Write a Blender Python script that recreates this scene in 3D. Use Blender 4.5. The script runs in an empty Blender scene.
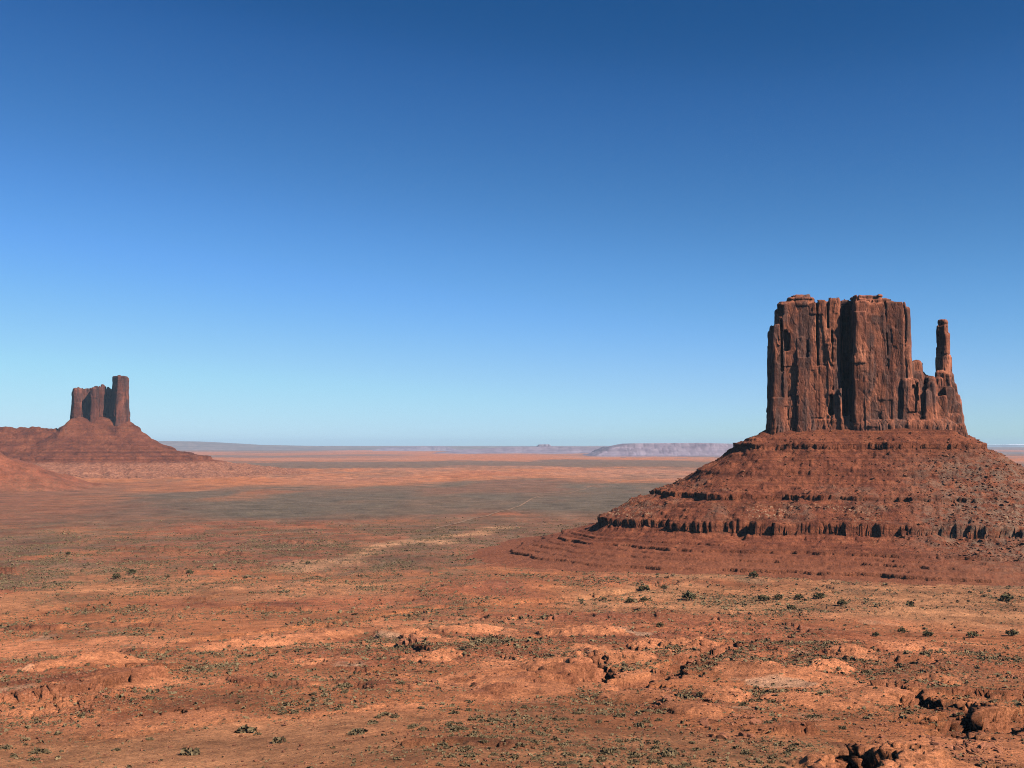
import bpy, math, random
import numpy as np

sc = bpy.context.scene
COL = sc.collection
rng = np.random.default_rng(11)
random.seed(11)

# ------------------------------------------------------------------ camera, sky, sun, exposure
F_PX = 1100.0            # focal length in pixels of a 1024 px wide frame
HORIZON = 446.0          # row of the true horizon
PITCH = math.atan((HORIZON - 384.0) / F_PX)
cam_data = bpy.data.cameras.new('camera')
cam = bpy.data.objects.new('camera', cam_data)
COL.objects.link(cam)
cam.location = (0, 0, 0)
cam.rotation_euler = (math.pi / 2 + PITCH, 0, 0)
cam_data.sensor_fit = 'HORIZONTAL'
cam_data.sensor_width = 36.0
cam_data.lens = 36.0 * F_PX / 1024.0
cam_data.clip_start = 0.5
cam_data.clip_end = 400000.0
sc.camera = cam

SUN_EL = math.radians(40.0)
SUN_AZ = math.radians(54.0)          # to the right of straight behind the camera
sun_dir = np.array([math.sin(SUN_AZ) * math.cos(SUN_EL), -math.cos(SUN_AZ) * math.cos(SUN_EL), math.sin(SUN_EL)])
world = bpy.data.worlds.new('World')
sc.world = world
world.use_nodes = True
wn, wl = world.node_tree.nodes, world.node_tree.links
wn.clear()
sky = wn.new('ShaderNodeTexSky')
sky.sky_type = 'NISHITA'
sky.sun_disc = False
sky.sun_elevation = SUN_EL
sky.sun_rotation = math.atan2(sun_dir[0], sun_dir[1])
sky.altitude = 1700
sky.air_density = 1.0
sky.dust_density = 0.2
sky.ozone_density = 3.0
bg = wn.new('ShaderNodeBackground')
bg.inputs['Strength'].default_value = 0.069
wo = wn.new('ShaderNodeOutputWorld')
def wscale(sock, rgb):
    x = wn.new('ShaderNodeVectorMath')
    x.operation = 'MULTIPLY'
    x.inputs[1].default_value = rgb
    wl.new(sock, x.inputs[0])
    return x.outputs[0]
# the camera's response to this clear desert sky: deeper overhead, paler low down
cv = wn.new('ShaderNodeRGBCurve')
CURVES = ([(0, 0), (.06, .014), (.074, .031), (.1, .064), (.155, .146), (.284, .34), (.446, .50), (1, .95)],
          [(0, 0), (.106, .088), (.13, .136), (.172, .222), (.251, .392), (.39, .63), (.467, .74), (1, .98)],
          [(0, 0), (.201, .275), (.238, .39), (.295, .54), (.377, .80), (.4345, .92), (1, 1)])
for ci, pts in enumerate(CURVES):
    c = cv.mapping.curves[ci]
    while len(c.points) < len(pts):
        c.points.new(.5, .5)
    for q, (a, b) in zip(c.points, pts):
        q.location = (a, b)
        q.handle_type = 'AUTO_CLAMPED'
cv.mapping.use_clip = False
cv.mapping.update()
wl.new(wscale(sky.outputs[0], (.06, .06, .06)), cv.inputs['Color'])
wl.new(wscale(cv.outputs[0], (10, 10, 10)), bg.inputs['Color'])
wl.new(bg.outputs[0], wo.inputs['Surface'])

sun_data = bpy.data.lights.new('sun', 'SUN')
sun_data.energy = 5.0
sun_data.angle = math.radians(0.53)
sun_data.color = (1.0, 0.955, 0.89)
sun = bpy.data.objects.new('sun', sun_data)
COL.objects.link(sun)
from mathutils import Vector
sun.rotation_euler = Vector(sun_dir).to_track_quat('Z', 'Y').to_euler()
sun.location = (0, 0, 800)

sc.view_settings.view_transform = 'Standard'
sc.view_settings.look = 'None'
sc.view_settings.exposure = 0.52
sc.view_settings.gamma = 1.0
sc.view_settings.use_curve_mapping = False
sc.render.engine = 'CYCLES'
sc.cycles.use_denoising = True
sc.cycles.denoiser = 'OPENIMAGEDENOISE'
sc.cycles.denoising_input_passes = 'RGB_ALBEDO_NORMAL'
sc.cycles.denoising_prefilter = 'NONE'
sc.cycles.max_bounces = 4
sc.cycles.diffuse_bounces = 0
sc.cycles.filter_width = 1.0
sc.cycles.volume_bounces = 0
HAZE_DENSITY = 1.15e-5

# ------------------------------------------------------------------ numeric helpers
def _hash(ix, iy, iz, seed):
    n = (ix.astype(np.int64) * 374761393 + iy.astype(np.int64) * 668265263 + iz.astype(np.int64) * 1442695041 + seed * 974711)
    n = n.astype(np.uint32)
    n = (n ^ (n >> np.uint32(13))) * np.uint32(1274126177)
    n = (n ^ (n >> np.uint32(15))) * np.uint32(2246822519)
    n = n ^ (n >> np.uint32(16))
    return (n.astype(np.float32) / np.float32(4294967295.0))

def rnd_cell(x, y, z, seed=0):
    x, y, z = np.broadcast_arrays(x, y, z)
    return _hash(np.floor(x), np.floor(y), np.floor(z), seed)

def noise2(x, y, seed=0):
    x, y = np.broadcast_arrays(np.asarray(x, np.float64), np.asarray(y, np.float64))
    ix, iy = np.floor(x), np.floor(y)
    fx, fy = (x - ix).astype(np.float32), (y - iy).astype(np.float32)
    ux, uy = fx * fx * fx * (fx * (fx * 6 - 15) + 10), fy * fy * fy * (fy * (fy * 6 - 15) + 10)
    z = np.zeros_like(ix)
    a, b = _hash(ix, iy, z, seed), _hash(ix + 1, iy, z, seed)
    c, d = _hash(ix, iy + 1, z, seed), _hash(ix + 1, iy + 1, z, seed)
    return ((a + (b - a) * ux) * (1 - uy) + (c + (d - c) * ux) * uy) * 2 - 1

def noise3(x, y, z, seed=0):
    ix, iy, iz = np.floor(x), np.floor(y), np.floor(z)
    fx, fy, fz = (x - ix).astype(np.float32), (y - iy).astype(np.float32), (z - iz).astype(np.float32)
    ux, uy, uz = fx * fx * (3 - 2 * fx), fy * fy * (3 - 2 * fy), fz * fz * (3 - 2 * fz)
    r = []
    for dz in (0, 1):
        a, b = _hash(ix, iy, iz + dz, seed), _hash(ix + 1, iy, iz + dz, seed)
        c, d = _hash(ix, iy + 1, iz + dz, seed), _hash(ix + 1, iy + 1, iz + dz, seed)
        r.append((a + (b - a) * ux) * (1 - uy) + (c + (d - c) * ux) * uy)
    return (r[0] + (r[1] - r[0]) * uz) * 2 - 1

def fbm2(x, y, octs=4, seed=0, gain=0.5):
    s, a, t = 0.0, 1.0, 0.0
    for o in range(octs):
        s = s + a * noise2(x * 2.03 ** o + 17.3 * o, y * 2.03 ** o - 9.1 * o, seed + o)
        t += a
        a *= gain
    return s / t

def ridged2(x, y, octs=4, seed=0, gain=0.5):
    s, a, t = 0.0, 1.0, 0.0
    for o in range(octs):
        s = s + a * (1 - 2 * np.abs(noise2(x * 2.03 ** o + 7.7 * o, y * 2.03 ** o + 3.1 * o, seed + o)))
        t += a
        a *= gain
    return s / t

def sstep(a, b, x):
    t = np.clip((x - a) / (b - a), 0, 1)
    return t * t * (3 - 2 * t)

def lerp(a, b, t):
    return a + (b - a) * t

# ------------------------------------------------------------------ mesh helpers
def mesh_from(name, verts, quads=None, tris=None, smooth=True):
    me = bpy.data.meshes.new(name)
    verts = np.ascontiguousarray(verts, np.float32)
    loops, starts, n = [], [], 0
    if quads is not None and len(quads):
        q = np.ascontiguousarray(quads, np.int32)
        loops.append(q.ravel()); starts.append(n + 4 * np.arange(len(q), dtype=np.int32)); n += 4 * len(q)
    if tris is not None and len(tris):
        t = np.ascontiguousarray(tris, np.int32)
        loops.append(t.ravel()); starts.append(n + 3 * np.arange(len(t), dtype=np.int32)); n += 3 * len(t)
    loops = np.concatenate(loops); starts = np.concatenate(starts).astype(np.int32)
    me.vertices.add(len(verts)); me.vertices.foreach_set('co', verts.ravel())
    me.loops.add(len(loops)); me.loops.foreach_set('vertex_index', loops)
    me.polygons.add(len(starts)); me.polygons.foreach_set('loop_start', starts)
    me.polygons.foreach_set('use_smooth', np.full(len(starts), smooth, bool))
    me.update(calc_edges=True)
    return me

def add_obj(name, me, mat=None, parent=None, loc=(0, 0, 0)):
    o = bpy.data.objects.new(name, me)
    COL.objects.link(o)
    if mat is not None:
        me.materials.append(mat)
    if parent is not None:
        o.parent = parent
    o.location = loc
    return o

def tag(o, label=None, cat=None, group=None, kind=None):
    if label: o['label'] = label
    if cat: o['category'] = cat
    if group: o['group'] = group
    if kind: o['kind'] = kind
    return o

def thing(name, label, cat, loc=(0, 0, 0), rotz=0.0, group=None):
    o = bpy.data.objects.new(name, None)
    o.empty_display_size = 2
    COL.objects.link(o)
    o.location = loc
    o.rotation_euler = (0, 0, rotz)
    return tag(o, label, cat, group)

def grid_quads(nx, ny):
    i = np.arange((nx - 1) * (ny - 1))
    a = (i // (ny - 1)) * ny + i % (ny - 1)
    return np.stack([a, a + ny, a + ny + 1, a + 1], 1)

def add_float_attr(me, name, data):
    at = me.attributes.new(name, 'FLOAT', 'POINT')
    at.data.foreach_set('value', np.ascontiguousarray(data, np.float32).ravel())

def add_color_attr(me, name, rgb):
    at = me.attributes.new(name, 'FLOAT_COLOR', 'POINT')
    d = np.ones((len(rgb), 4), np.float32)
    d[:, :3] = rgb
    at.data.foreach_set('color', d.ravel())

# ------------------------------------------------------------------ node helpers
class Mat:
    def __init__(self, name, rough=0.95):
        self.m = bpy.data.materials.new(name)
        self.m.use_nodes = True
        self.n, self.l = self.m.node_tree.nodes, self.m.node_tree.links
        self.b = self.n['Principled BSDF']
        self.b.inputs['Roughness'].default_value = rough
        self.b.inputs['Specular IOR Level'].default_value = 0.12
        self.tc = self.n.new('ShaderNodeTexCoord')
    def coords(self, scale=(1, 1, 1)):
        mp = self.n.new('ShaderNodeMapping')
        mp.inputs['Scale'].default_value = scale
        self.l.new(self.tc.outputs['Object'], mp.inputs['Vector'])
        return mp.outputs[0]
    def noise(self, scale=(1, 1, 1), detail=4, rough=0.55, dist=0.0):
        t = self.n.new('ShaderNodeTexNoise')
        t.inputs['Scale'].default_value = 1.0
        t.inputs['Detail'].default_value = detail
        t.inputs['Roughness'].default_value = rough
        t.inputs['Distortion'].default_value = dist
        self.l.new(self.coords(scale), t.inputs['Vector'])
        return t.outputs[0]
    def voronoi(self, scale=(1, 1, 1), out='Distance', feature='F1'):
        t = self.n.new('ShaderNodeTexVoronoi')
        t.feature = feature
        t.inputs['Scale'].default_value = 1.0
        self.l.new(self.coords(scale), t.inputs['Vector'])
        return t.outputs[out]
    def ramp(self, fac, stops):
        r = self.n.new('ShaderNodeValToRGB')
        e = r.color_ramp.elements
        while len(e) < len(stops):
            e.new(0.5)
        for el, (p, c) in zip(e, stops):
            el.position = p
            el.color = (*c, 1) if not isinstance(c, (int, float)) else (c, c, c, 1)
        self.l.new(fac, r.inputs[0])
        return r.outputs[0]
    def mix(self, a, b, fac, mode='MIX'):
        x = self.n.new('ShaderNodeMix')
        x.data_type = 'RGBA'
        x.blend_type = mode
        for sock, v in ((x.inputs['A'], a), (x.inputs['B'], b), (x.inputs['Factor'], fac)):
            self._set(sock, v)
        x.inputs[6]
        return x.outputs['Result']
    def _set(self, sock, v):
        if isinstance(v, bpy.types.NodeSocket):
            self.l.new(v, sock)
        elif isinstance(v, (int, float)):
            sock.default_value = v if sock.type == 'VALUE' else (v, v, v, 1)
        else:
            sock.default_value = (*v, 1) if len(v) == 3 else v
    def math(self, op, a, b=0.0):
        x = self.n.new('ShaderNodeMath')
        x.operation = op
        self._set(x.inputs[0], a); self._set(x.inputs[1], b)
        return x.outputs[0]
    def attr(self, name, out='Color'):
        a = self.n.new('ShaderNodeAttribute')
        a.attribute_name = name
        return a.outputs[out]
    def bump(self, h, strength=0.5, distance=1.0, prev=None):
        b = self.n.new('ShaderNodeBump')
        b.inputs['Strength'].default_value = strength
        b.inputs['Distance'].default_value = distance
        self.l.new(h, b.inputs['Height'])
        if prev is not None:
            self.l.new(prev, b.inputs['Normal'])
        return b.outputs[0]
    def done(self, color, normal=None):
        self._set(self.b.inputs['Base Color'], color)
        if normal is not None:
            self.l.new(normal, self.b.inputs['Normal'])
        return self.m

def mix_inputs_fix(): pass

# Mix node RGBA sockets need explicit indices: wrap
def _mix(self, a, b, fac, mode='MIX'):
    x = self.n.new('ShaderNodeMix')
    x.data_type = 'RGBA'
    x.blend_type = mode
    x.clamp_result = False
    self._set(x.inputs[0], fac); self._set(x.inputs[6], a); self._set(x.inputs[7], b)
    return x.outputs[2]
Mat.mix = _mix

# --- materials
def make_cliff_material(k=1.0, tone=1.0):
    """red sandstone wall; k = metres of detail per unit (bigger for the far butte)"""
    M = Mat('cliff_sandstone')
    s = 1.0 / k
    base = M.ramp(M.noise((.030*s, .030*s, .015*s), 6, .6, .4), [(.32, (.125, .053, .036)), (.44, (.215, .082, .048)), (.56, (.31, .115, .062)), (.70, (.43, .175, .098))])
    varnish = M.ramp(M.noise((.055*s, .055*s, .014*s), 7, .62, .6), [(.47, 0.0), (.58, 1.0)])
    c = M.mix(base, (.105, .062, .049), M.math('MULTIPLY', varnish, .85))
    streak = M.ramp(M.noise((.45*s, .45*s, .02*s), 5, .6), [(.36, .62), (.62, 1.18)])
    c = M.mix(c, streak, .45, 'MULTIPLY')
    strata = M.ramp(M.noise((.006*s, .006*s, .28*s), 4, .6), [(.36, .70), (.50, 1.0), (.66, 1.22)])
    c = M.mix(c, strata, .42, 'MULTIPLY')
    fine = M.ramp(M.noise((.8*s, .8*s, .5*s), 6, .65), [(.3, .72), (.7, 1.26)])
    c = M.mix(c, fine, .7, 'MULTIPLY')
    slab = M.ramp(M.voronoi((.085*s, .085*s, .017*s), 'Color'), [(.1, .66), (.9, 1.28)])
    c = M.mix(c, slab, .9, 'MULTIPLY')
    cracks = M.voronoi((.12*s, .12*s, .028*s), 'Distance', 'DISTANCE_TO_EDGE')
    ck = M.ramp(cracks, [(0.0, 0.0), (.07, 1.0)])
    n1 = M.bump(ck, .40, 1.0 * k)
    n2 = M.bump(M.noise((.35*s, .35*s, .22*s), 8, .68), .8, 1.8 * k, n1)
    c = M.mix(c, tone, 1.0, 'MULTIPLY')
    return M.done(c, n2)

def make_talus_material(k=1.0, pale_col=(.50, .33, .19), pale_rng=(.55, .68), tone=1.0):
    M = Mat('talus_rubble')
    s = 1.0 / k
    c = M.ramp(M.noise((.05*s, .05*s, .09*s), 7, .66), [(.30, (.115, .036, .021)), (.46, (.205, .060, .030)), (.60, (.285, .085, .039)), (.78, (.37, .140, .070))])
    strata = M.ramp(M.noise((.0025*s, .0025*s, .30*s), 4, .65), [(.36, .60), (.50, 1.0), (.64, 1.2)])
    c = M.mix(c, strata, .75, 'MULTIPLY')
    grey = M.math('MULTIPLY', M.attr('grey', 'Fac'), M.ramp(M.noise((.09*s, .09*s, .09*s), 6, .65), [(.40, 0.0), (.60, 1.0)]))
    c = M.mix(c, (.235, .150, .098), M.math('MULTIPLY', grey, .8))
    c = M.mix(c, M.ramp(M.noise((.02*s, .02*s, .02*s), 6, .65), [(.3, (.24, .078, .038)), (.7, (.37, .128, .062))]), M.math('MULTIPLY', M.attr('apron', 'Fac'), .75))
    pale = M.math('MULTIPLY', M.attr('pale', 'Fac'), M.ramp(M.noise((.33*s, .33*s, .33*s), 3, .6), [(pale_rng[0], 0.0), (pale_rng[1], 1.0)]))
    c = M.mix(c, pale_col, pale)
    sp = M.ramp(M.noise((.55*s, .55*s, .55*s), 5, .7), [(.28, .55), (.5, 1.0), (.72, 1.38)])
    c = M.mix(c, sp, .85, 'MULTIPLY')
    n1 = M.bump(M.noise((.35*s, .35*s, .35*s), 8, .72), 1.0, 2.6 * k)
    c = M.mix(c, tone, 1.0, 'MULTIPLY')
    return M.done(c, n1)

def make_ground_material():
    M = Mat('desert_ground')
    c = M.attr('tint')
    big = M.ramp(M.noise((.012, .012, .03), 8, .68), [(.34, .55), (.5, 1.0), (.66, 1.36)])
    c = M.mix(c, big, .9, 'MULTIPLY')
    mid = M.noise((.11, .11, .2), 8, .70)
    c = M.mix(c, M.ramp(mid, [(.32, .52), (.5, 1.0), (.70, 1.36)]), .9, 'MULTIPLY')
    fine = M.ramp(M.noise((.9, .9, .9), 6, .7), [(.32, .42), (.5, 1.0), (.70, 1.5)])
    c = M.mix(c, fine, .85, 'MULTIPLY')
    tuft = M.ramp(M.noise((.42, .42, .42), 5, .62), [(.545, 0.0), (.60, 1.0)])
    c = M.mix(c, (.135, .105, .062), M.math('MULTIPLY', tuft, M.attr('veg', 'Fac')))
    tuft2 = M.ramp(M.noise((.065, .05, .065), 7, .68), [(.47, 0.0), (.53, 1.0)])
    c = M.mix(c, (.125, .082, .048), M.math('MULTIPLY', M.math('MULTIPLY', tuft2, M.attr('veg', 'Fac')), .48))
    grit = M.ramp(M.noise((.5, .5, .5), 4, .6), [(.60, 0.0), (.66, 1.0)])
    c = M.mix(c, (.50, .27, .165), M.math('MULTIPLY', grit, M.attr('stone', 'Fac')))
    n1 = M.bump(mid, .9, 3.0)
    n2 = M.bump(M.noise((.7, .7, .7), 8, .72), 1.0, 1.3, n1)
    return M.done(c, n2)

def make_rock_material(name, tone=1.0):
    M = Mat(name)
    c = M.ramp(M.noise((.5, .5, .7), 6, .62), [(.32, tuple(tone * v for v in (.15, .058, .035))), (.5, tuple(tone * v for v in (.28, .100, .050))), (.7, tuple(tone * v for v in (.40, .160, .082)))])
    inf = M.n.new('ShaderNodeObjectInfo')
    c = M.mix(c, M.ramp(inf.outputs['Random'], [(0, .78), (1, 1.25)]), .9, 'MULTIPLY')
    return M.done(c, M.bump(M.noise((1.6, 1.6, 1.6), 7, .7), .8, .4))

def make_leaf_material(name, dark, light):
    M = Mat(name, .8)
    c = M.ramp(M.noise((.25, .25, .25), 4, .6), [(.28, dark), (.64, light)])
    inf = M.n.new('ShaderNodeObjectInfo')
    c = M.mix(c, M.ramp(inf.outputs['Random'], [(0, .8), (1, 1.2)]), .8, 'MULTIPLY')
    return M.done(c)

MAT_CLIFF = make_cliff_material(1.0, (1.04, .90, .84))
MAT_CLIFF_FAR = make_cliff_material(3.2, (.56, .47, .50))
MAT_TALUS = make_talus_material(1.0, tone=.86)
MAT_TALUS_FAR = make_talus_material(5.0, (.64, .27, .150), (.22, .62), .74)
MAT_GROUND = make_ground_material()
MAT_ROCK = make_rock_material('boulder_sandstone')
MAT_ROCK_PALE = make_rock_material('pale_boulder_sandstone', 1.2)
MAT_SHRUB = make_leaf_material('sage_leaves', (.072, .052, .026), (.25, .165, .082))
MAT_JUNIPER = make_leaf_material('juniper_needles', (.062, .048, .020), (.125, .095, .042))
MAT_BARK = Mat('juniper_bark').done((.13, .095, .07))

# ------------------------------------------------------------------ terrain
PR = np.array([0, 5, 12, 40, 100, 150, 200, 380, 600, 1000, 1250, 1700, 2400, 5000, 9000, 20000, 45000, 75000, 90000])
PZ = np.array([-2.0, -2.0, -5, -19, -40, -50, -61, -90, -112, -143, -149, -156, -162, -172, -174, -176, -150, -20, 10])
_lr = np.log(PR + 10)
def prof(r):
    return np.interp(np.log(np.asarray(r) + 10), _lr, PZ)

def ray(px, row):
    cx, cz = px - 512.0, 384.0 - row
    y = F_PX * math.cos(PITCH) - cz * math.sin(PITCH)
    z = F_PX * math.sin(PITCH) + cz * math.cos(PITCH)
    return cx / y, z / y                 # x and z per metre of depth

_rr = np.exp(np.linspace(math.log(120), math.log(60000), 4000))
_ratio = prof(_rr) / _rr                 # rises with distance
def W(px, row):
    """point of the valley floor seen in a direction"""
    kx, kz = ray(px, row)
    h = math.hypot(1, kx)
    r = float(np.interp(kz / h, _ratio, _rr))
    return kx * r / h, r / h

def seg_dist(x, y, pts):
    """distance to a polyline, side (+ = beyond it) and how far along it is"""
    best = np.full(x.shape, 1e9); side = np.zeros(x.shape); along = np.zeros(x.shape)
    acc = 0.0
    for (ax, ay), (bx, by) in zip(pts[:-1], pts[1:]):
        dx, dy = bx - ax, by - ay
        L = math.hypot(dx, dy)
        t = np.clip(((x - ax) * dx + (y - ay) * dy) / (L * L), 0, 1)
        d = np.hypot(x - ax - t * dx, y - ay - t * dy)
        s = ((y - ay) * dx - (x - ax) * dy) / L
        m = d < best
        best = np.where(m, d, best); side = np.where(m, s, side); along = np.where(m, acc + t * L, along)
        acc += L
    return best, side, along / acc

# domes of bare slickrock: px, row, half width (m), height (m)
DOMES = [(75, 668, 26, 6), (112, 664, 17, 5), (30, 676, 14, 3), (215, 648, 20, 4.5), (262, 645, 22, 5), (305, 640, 24, 6),
         (335, 634, 20, 5), (402, 634, 20, 6), (425, 640, 15, 4), (470, 632, 24, 4.5), (445, 645, 14, 3), (586, 634, 30, 9), (610, 660, 22, 4),
         (658, 650, 16, 5), (705, 652, 20, 6), (725, 698, 13, 5), (690, 712, 14, 4), (848, 656, 13, 5), (828, 668, 14, 4),
         (770, 672, 26, 5), (880, 700, 16, 4), (950, 684, 10, 3.5), (885, 778, 20, 8), (820, 705, 18, 4), (985, 712, 14, 2.4),
         (130, 688, 16, 3), (520, 690, 22, 4), (430, 660, 18, 3.5), (560, 672, 18, 5), (640, 700, 18, 4)]
# scarps: polyline px,row ; height ; fade length behind
SCARPS = [([(-60, 716), (0, 708), (60, 703), (110, 693), (165, 682), (205, 677)], 4.5, 40),
          ([(-40, 700), (60, 694), (120, 684), (160, 676)], 2.0, 25),
          ([(780, 738), (815, 736), (850, 733), (862, 730)], 3.5, 18),
          ([(-30, 574), (12, 574), (28, 573)], 9, 60),
          ([(535, 690), (560, 684), (585, 676), (610, 670)], 5, 22),
          ([(470, 705), (510, 698), (545, 688)], 2.5, 20),
          ([(215, 683), (260, 690), (330, 688), (400, 694)], 2.0, 25),
          ([(330, 672), (380, 676), (420, 672)], 2.0, 25),
          ([(675, 664), (705, 659), (735, 652)], 4.0, 18),
          ([(100, 549), (180, 551), (260, 556)], 4, 70),
          ([(270, 543), (310, 545), (345, 543)], 5, 60),
          ([(0, 630), (60, 632), (110, 628), (180, 629)], 3, 35),
          ([(210, 610), (280, 611), (350, 608)], 3, 40),
          ([(350, 622), (420, 620), (520, 622), (640, 617), (760, 620)], 2.5, 45),
          ([(870, 690), (900, 692), (925, 690)], 3, 14),
          ([(935, 700), (965, 697), (1000, 700), (1050, 698)], 4, 22),
          ([(120, 650), (155, 653), (185, 655)], 2.5, 12),
          ([(134, 677), (160, 673), (185, 672)], 4.0, 16),
          ([(400, 752), (450, 752), (520, 757), (560, 757)], 2.2, 16)]
# washes with steep banks: polyline ; half width ; depth
GULLIES = [([(872, 690), (905, 697), (925, 707), (948, 712), (957, 728)], 7.0, 6.5),
           ([(900, 716), (925, 722), (952, 730), (960, 742)], 4.5, 5.0),
           ([(1060, 708), (1010, 716), (985, 722), (958, 727)], 8.0, 7.0),
           ([(950, 728), (962, 712), (975, 704)], 4.0, 5.0),
           ([(985, 735), (1005, 728), (1020, 720), (1050, 716)], 4.0, 4.5),
           ([(760, 640), (720, 650), (690, 662), (665, 672), (630, 688)], 8.0, 4.5),
           ([(840, 742), (856, 752), (850, 768), (830, 790)], 6.0, 5.0),
           ([(575, 652), (590, 656), (600, 668), (596, 680)], 6.0, 5.5),
           ([(390, 645), (410, 650), (430, 655)], 4.0, 4.0),
           ([(30, 742), (120, 733), (210, 722), (330, 716), (420, 705)], 5.0, 1.2),
           ([(700, 575), (640, 590), (560, 600), (450, 606), (330, 625), (200, 640)], 10, 3.0)]
DOMES_W = [(*W(p, r), a, h) for p, r, a, h in DOMES]
SCARPS_W = [([W(*q) for q in pts], h, f) for pts, h, f in SCARPS]
GULLIES_W = [([W(*q) for q in pts], w, d) for pts, w, d in GULLIES]
HILL_L = W(-26, 488)

def terrain(x, y, masks=False):
    x = np.asarray(x, np.float64); y = np.asarray(y, np.float64)
    shp = x.shape
    x = x.ravel(); y = y.ravel()
    r = np.hypot(x, y)
    z = prof(r)
    near = sstep(90, 230, r)
    # rolling relief, its wavelength growing with distance
    a1 = near * np.interp(r, [150, 400, 900, 1200, 2400, 5000, 9000, 30000], [2.0, 4.0, 3.6, 2.0, 3.0, 5.0, 7.0, 10.0])
    relief = a1 * np.where(r < 3500, fbm2(x / 130, y / 130, 3, 3), fbm2(x / 900, y / 900, 3, 4))
    rg = near * np.interp(r, [150, 260, 500, 1000, 1400, 2500, 4000], [.8, 1.6, 2.6, 2.2, 1.4, 1.6, 0])
    rock = sstep(-.12, .28, fbm2(x / 210 + 4, y / 210, 4, 21))          # where bedrock shows
    sandy = sstep(0.0, 0.35, -fbm2(x / 160 - 9, y / 160 + 2, 3, 33) + .1 * sstep(0, -150, x) * (r < 420))
    rock_amt = np.clip(rock * (1 - .6 * sandy), 0, 1)
    lowleft = sstep(20, -60, x) * sstep(420, 340, r)
    rock_amt = rock_amt * (1 - .85 * lowleft)
    relief = relief + rg * (.35 + .65 * rock_amt) * ridged2(x / 34, y / 34, 4, 8)
    relief = relief + near * .5 * (r < 1500) * rock_amt * ridged2(x / 7.5, y / 7.5, 3, 15)
    relief = relief + near * .30 * (r < 560) * (.3 + .7 * rock_amt) * noise2(x / 1.3, y / 1.3, 18) * (1 - .7 * lowleft)
    relief = relief + near * .30 * (r < 900) * (.3 + .7 * rock_amt) * noise2(x / 2.4, y / 2.4, 19)
    qx = x + 1.2 * noise2(x / 3.5, y / 3.5, 25); qy = y + 1.6 * noise2(x / 3.5 + 5, y / 3.5, 26)
    cs, sn = math.cos(.5), math.sin(.5)
    px_, py_ = qx * cs + qy * sn, -qx * sn + qy * cs
    plate = 1.0 * (rnd_cell(px_ / 3.1, py_ / 5.2, 0 * x, 27) - .5) * sstep(650, 420, r) + 1.5 * (rnd_cell(px_ / 8.5, py_ / 12, 0 * x, 28) - .5) * sstep(1000, 700, r)
    relief = relief + near * rock_amt * (.25 + .75 * sstep(-.1, .25, fbm2(x / 46 + 9, y / 46, 3, 29))) * plate * 1.15
    z = z + relief
    slick = np.zeros_like(z); pale = np.zeros_like(z); dark = np.zeros_like(z); stone = np.zeros_like(z)
    m = r < 2600
    wx = x + 5 * noise2(x / 22, y / 22, 41) + 2.2 * noise2(x / 7, y / 7, 42)
    wy = y + 7 * noise2(x / 22 + 9, y / 22, 43) + 2.5 * noise2(x / 7 + 5, y / 7, 44)
    wx = wx + 1.5 * (rnd_cell(wx / 4.5, wy / 6.5, 0 * x, 45) - .5) + 1.3 * noise2(x / 2.2, y / 2.2, 46)
    wy = wy + 1.8 * (rnd_cell(wx / 4.5, wy / 6.5, 0 * x, 47) - .5) + 1.5 * noise2(x / 2.2, y / 2.2 + 3, 48)
    for cx, cy, a, h in DOMES_W:
        near_d = np.abs(x - cx) + np.abs(y - cy) < 6 * a
        if not near_d.any(): continue
        i = np.nonzero(near_d)[0]
        q = np.hypot((wx[i] - cx), (wy[i] - cy) / 1.5) / a
        shape = np.clip(1 - q * q, 0, 1) ** .8
        z[i] += .62 * h * shape * (1 + .25 * ridged2(x[i] / 9, y[i] / 9, 4, 51, .6))
        slick[i] = np.maximum(slick[i], sstep(.05, .35, shape + .22 * noise2(x[i] / 9, y[i] / 9, 52)))
    for pts, h, f in SCARPS_W:
        cx = np.mean([p[0] for p in pts]); cy = np.mean([p[1] for p in pts])
        ext = max(math.hypot(p[0] - cx, p[1] - cy) for p in pts) + 3 * f
        i = np.nonzero(np.hypot(x - cx, y - cy) < ext)[0]
        if not len(i): continue
        d, s, al = seg_dist(wx[i], wy[i], pts)
        ends = sstep(0, .12, al) * sstep(1, .88, al) * sstep(.25, .5, .6 + noise2(x[i] / 19, y[i] / 19, 57))
        up = sstep(-.9, .9, s) * np.exp(-np.clip(s, 0, None) / f) * (np.abs(s) + 1e-3 > d * .6)
        # two or three beds in the face
        z[i] += h * ends * (.55 * up + .45 * sstep(1.6, 3.0, s) * np.exp(-np.clip(s, 0, None) / f) * (np.abs(s) + 1e-3 > d * .6))
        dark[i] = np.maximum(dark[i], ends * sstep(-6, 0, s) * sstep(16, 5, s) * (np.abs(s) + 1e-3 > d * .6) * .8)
    for pts, w, dep in GULLIES_W:
        cx = np.mean([p[0] for p in pts]); cy = np.mean([p[1] for p in pts])
        ext = max(math.hypot(p[0] - cx, p[1] - cy) for p in pts) + 3 * w
        i = np.nonzero(np.hypot(x - cx, y - cy) < ext)[0]
        if not len(i): continue
        d, s, al = seg_dist(wx[i], wy[i], pts)
        ends = sstep(0, .15, al)
        ww = w * (1 + .35 * noise2(x[i] / 12, y[i] / 12, 61))
        w2 = ww + 3.0 * noise2(x[i] / 8 + 3, y[i] / 8, 62); w3 = ww + 4.5 * noise2(x[i] / 11, y[i] / 11 + 8, 63)
        z[i] -= 1.1 * dep * ends * (.34 * sstep(w2 * 1.25, w2 * 1.25 - 1.1, d) + .33 * sstep(w3 * .9, w3 * .9 - 1.1, d) + .33 * sstep(w2 * .6, w2 * .6 - 1.6, d))
        dark[i] = np.maximum(dark[i], ends * sstep(ww + 2, ww - 1, d) * (.7 if dep > 3.5 else 0))
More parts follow.
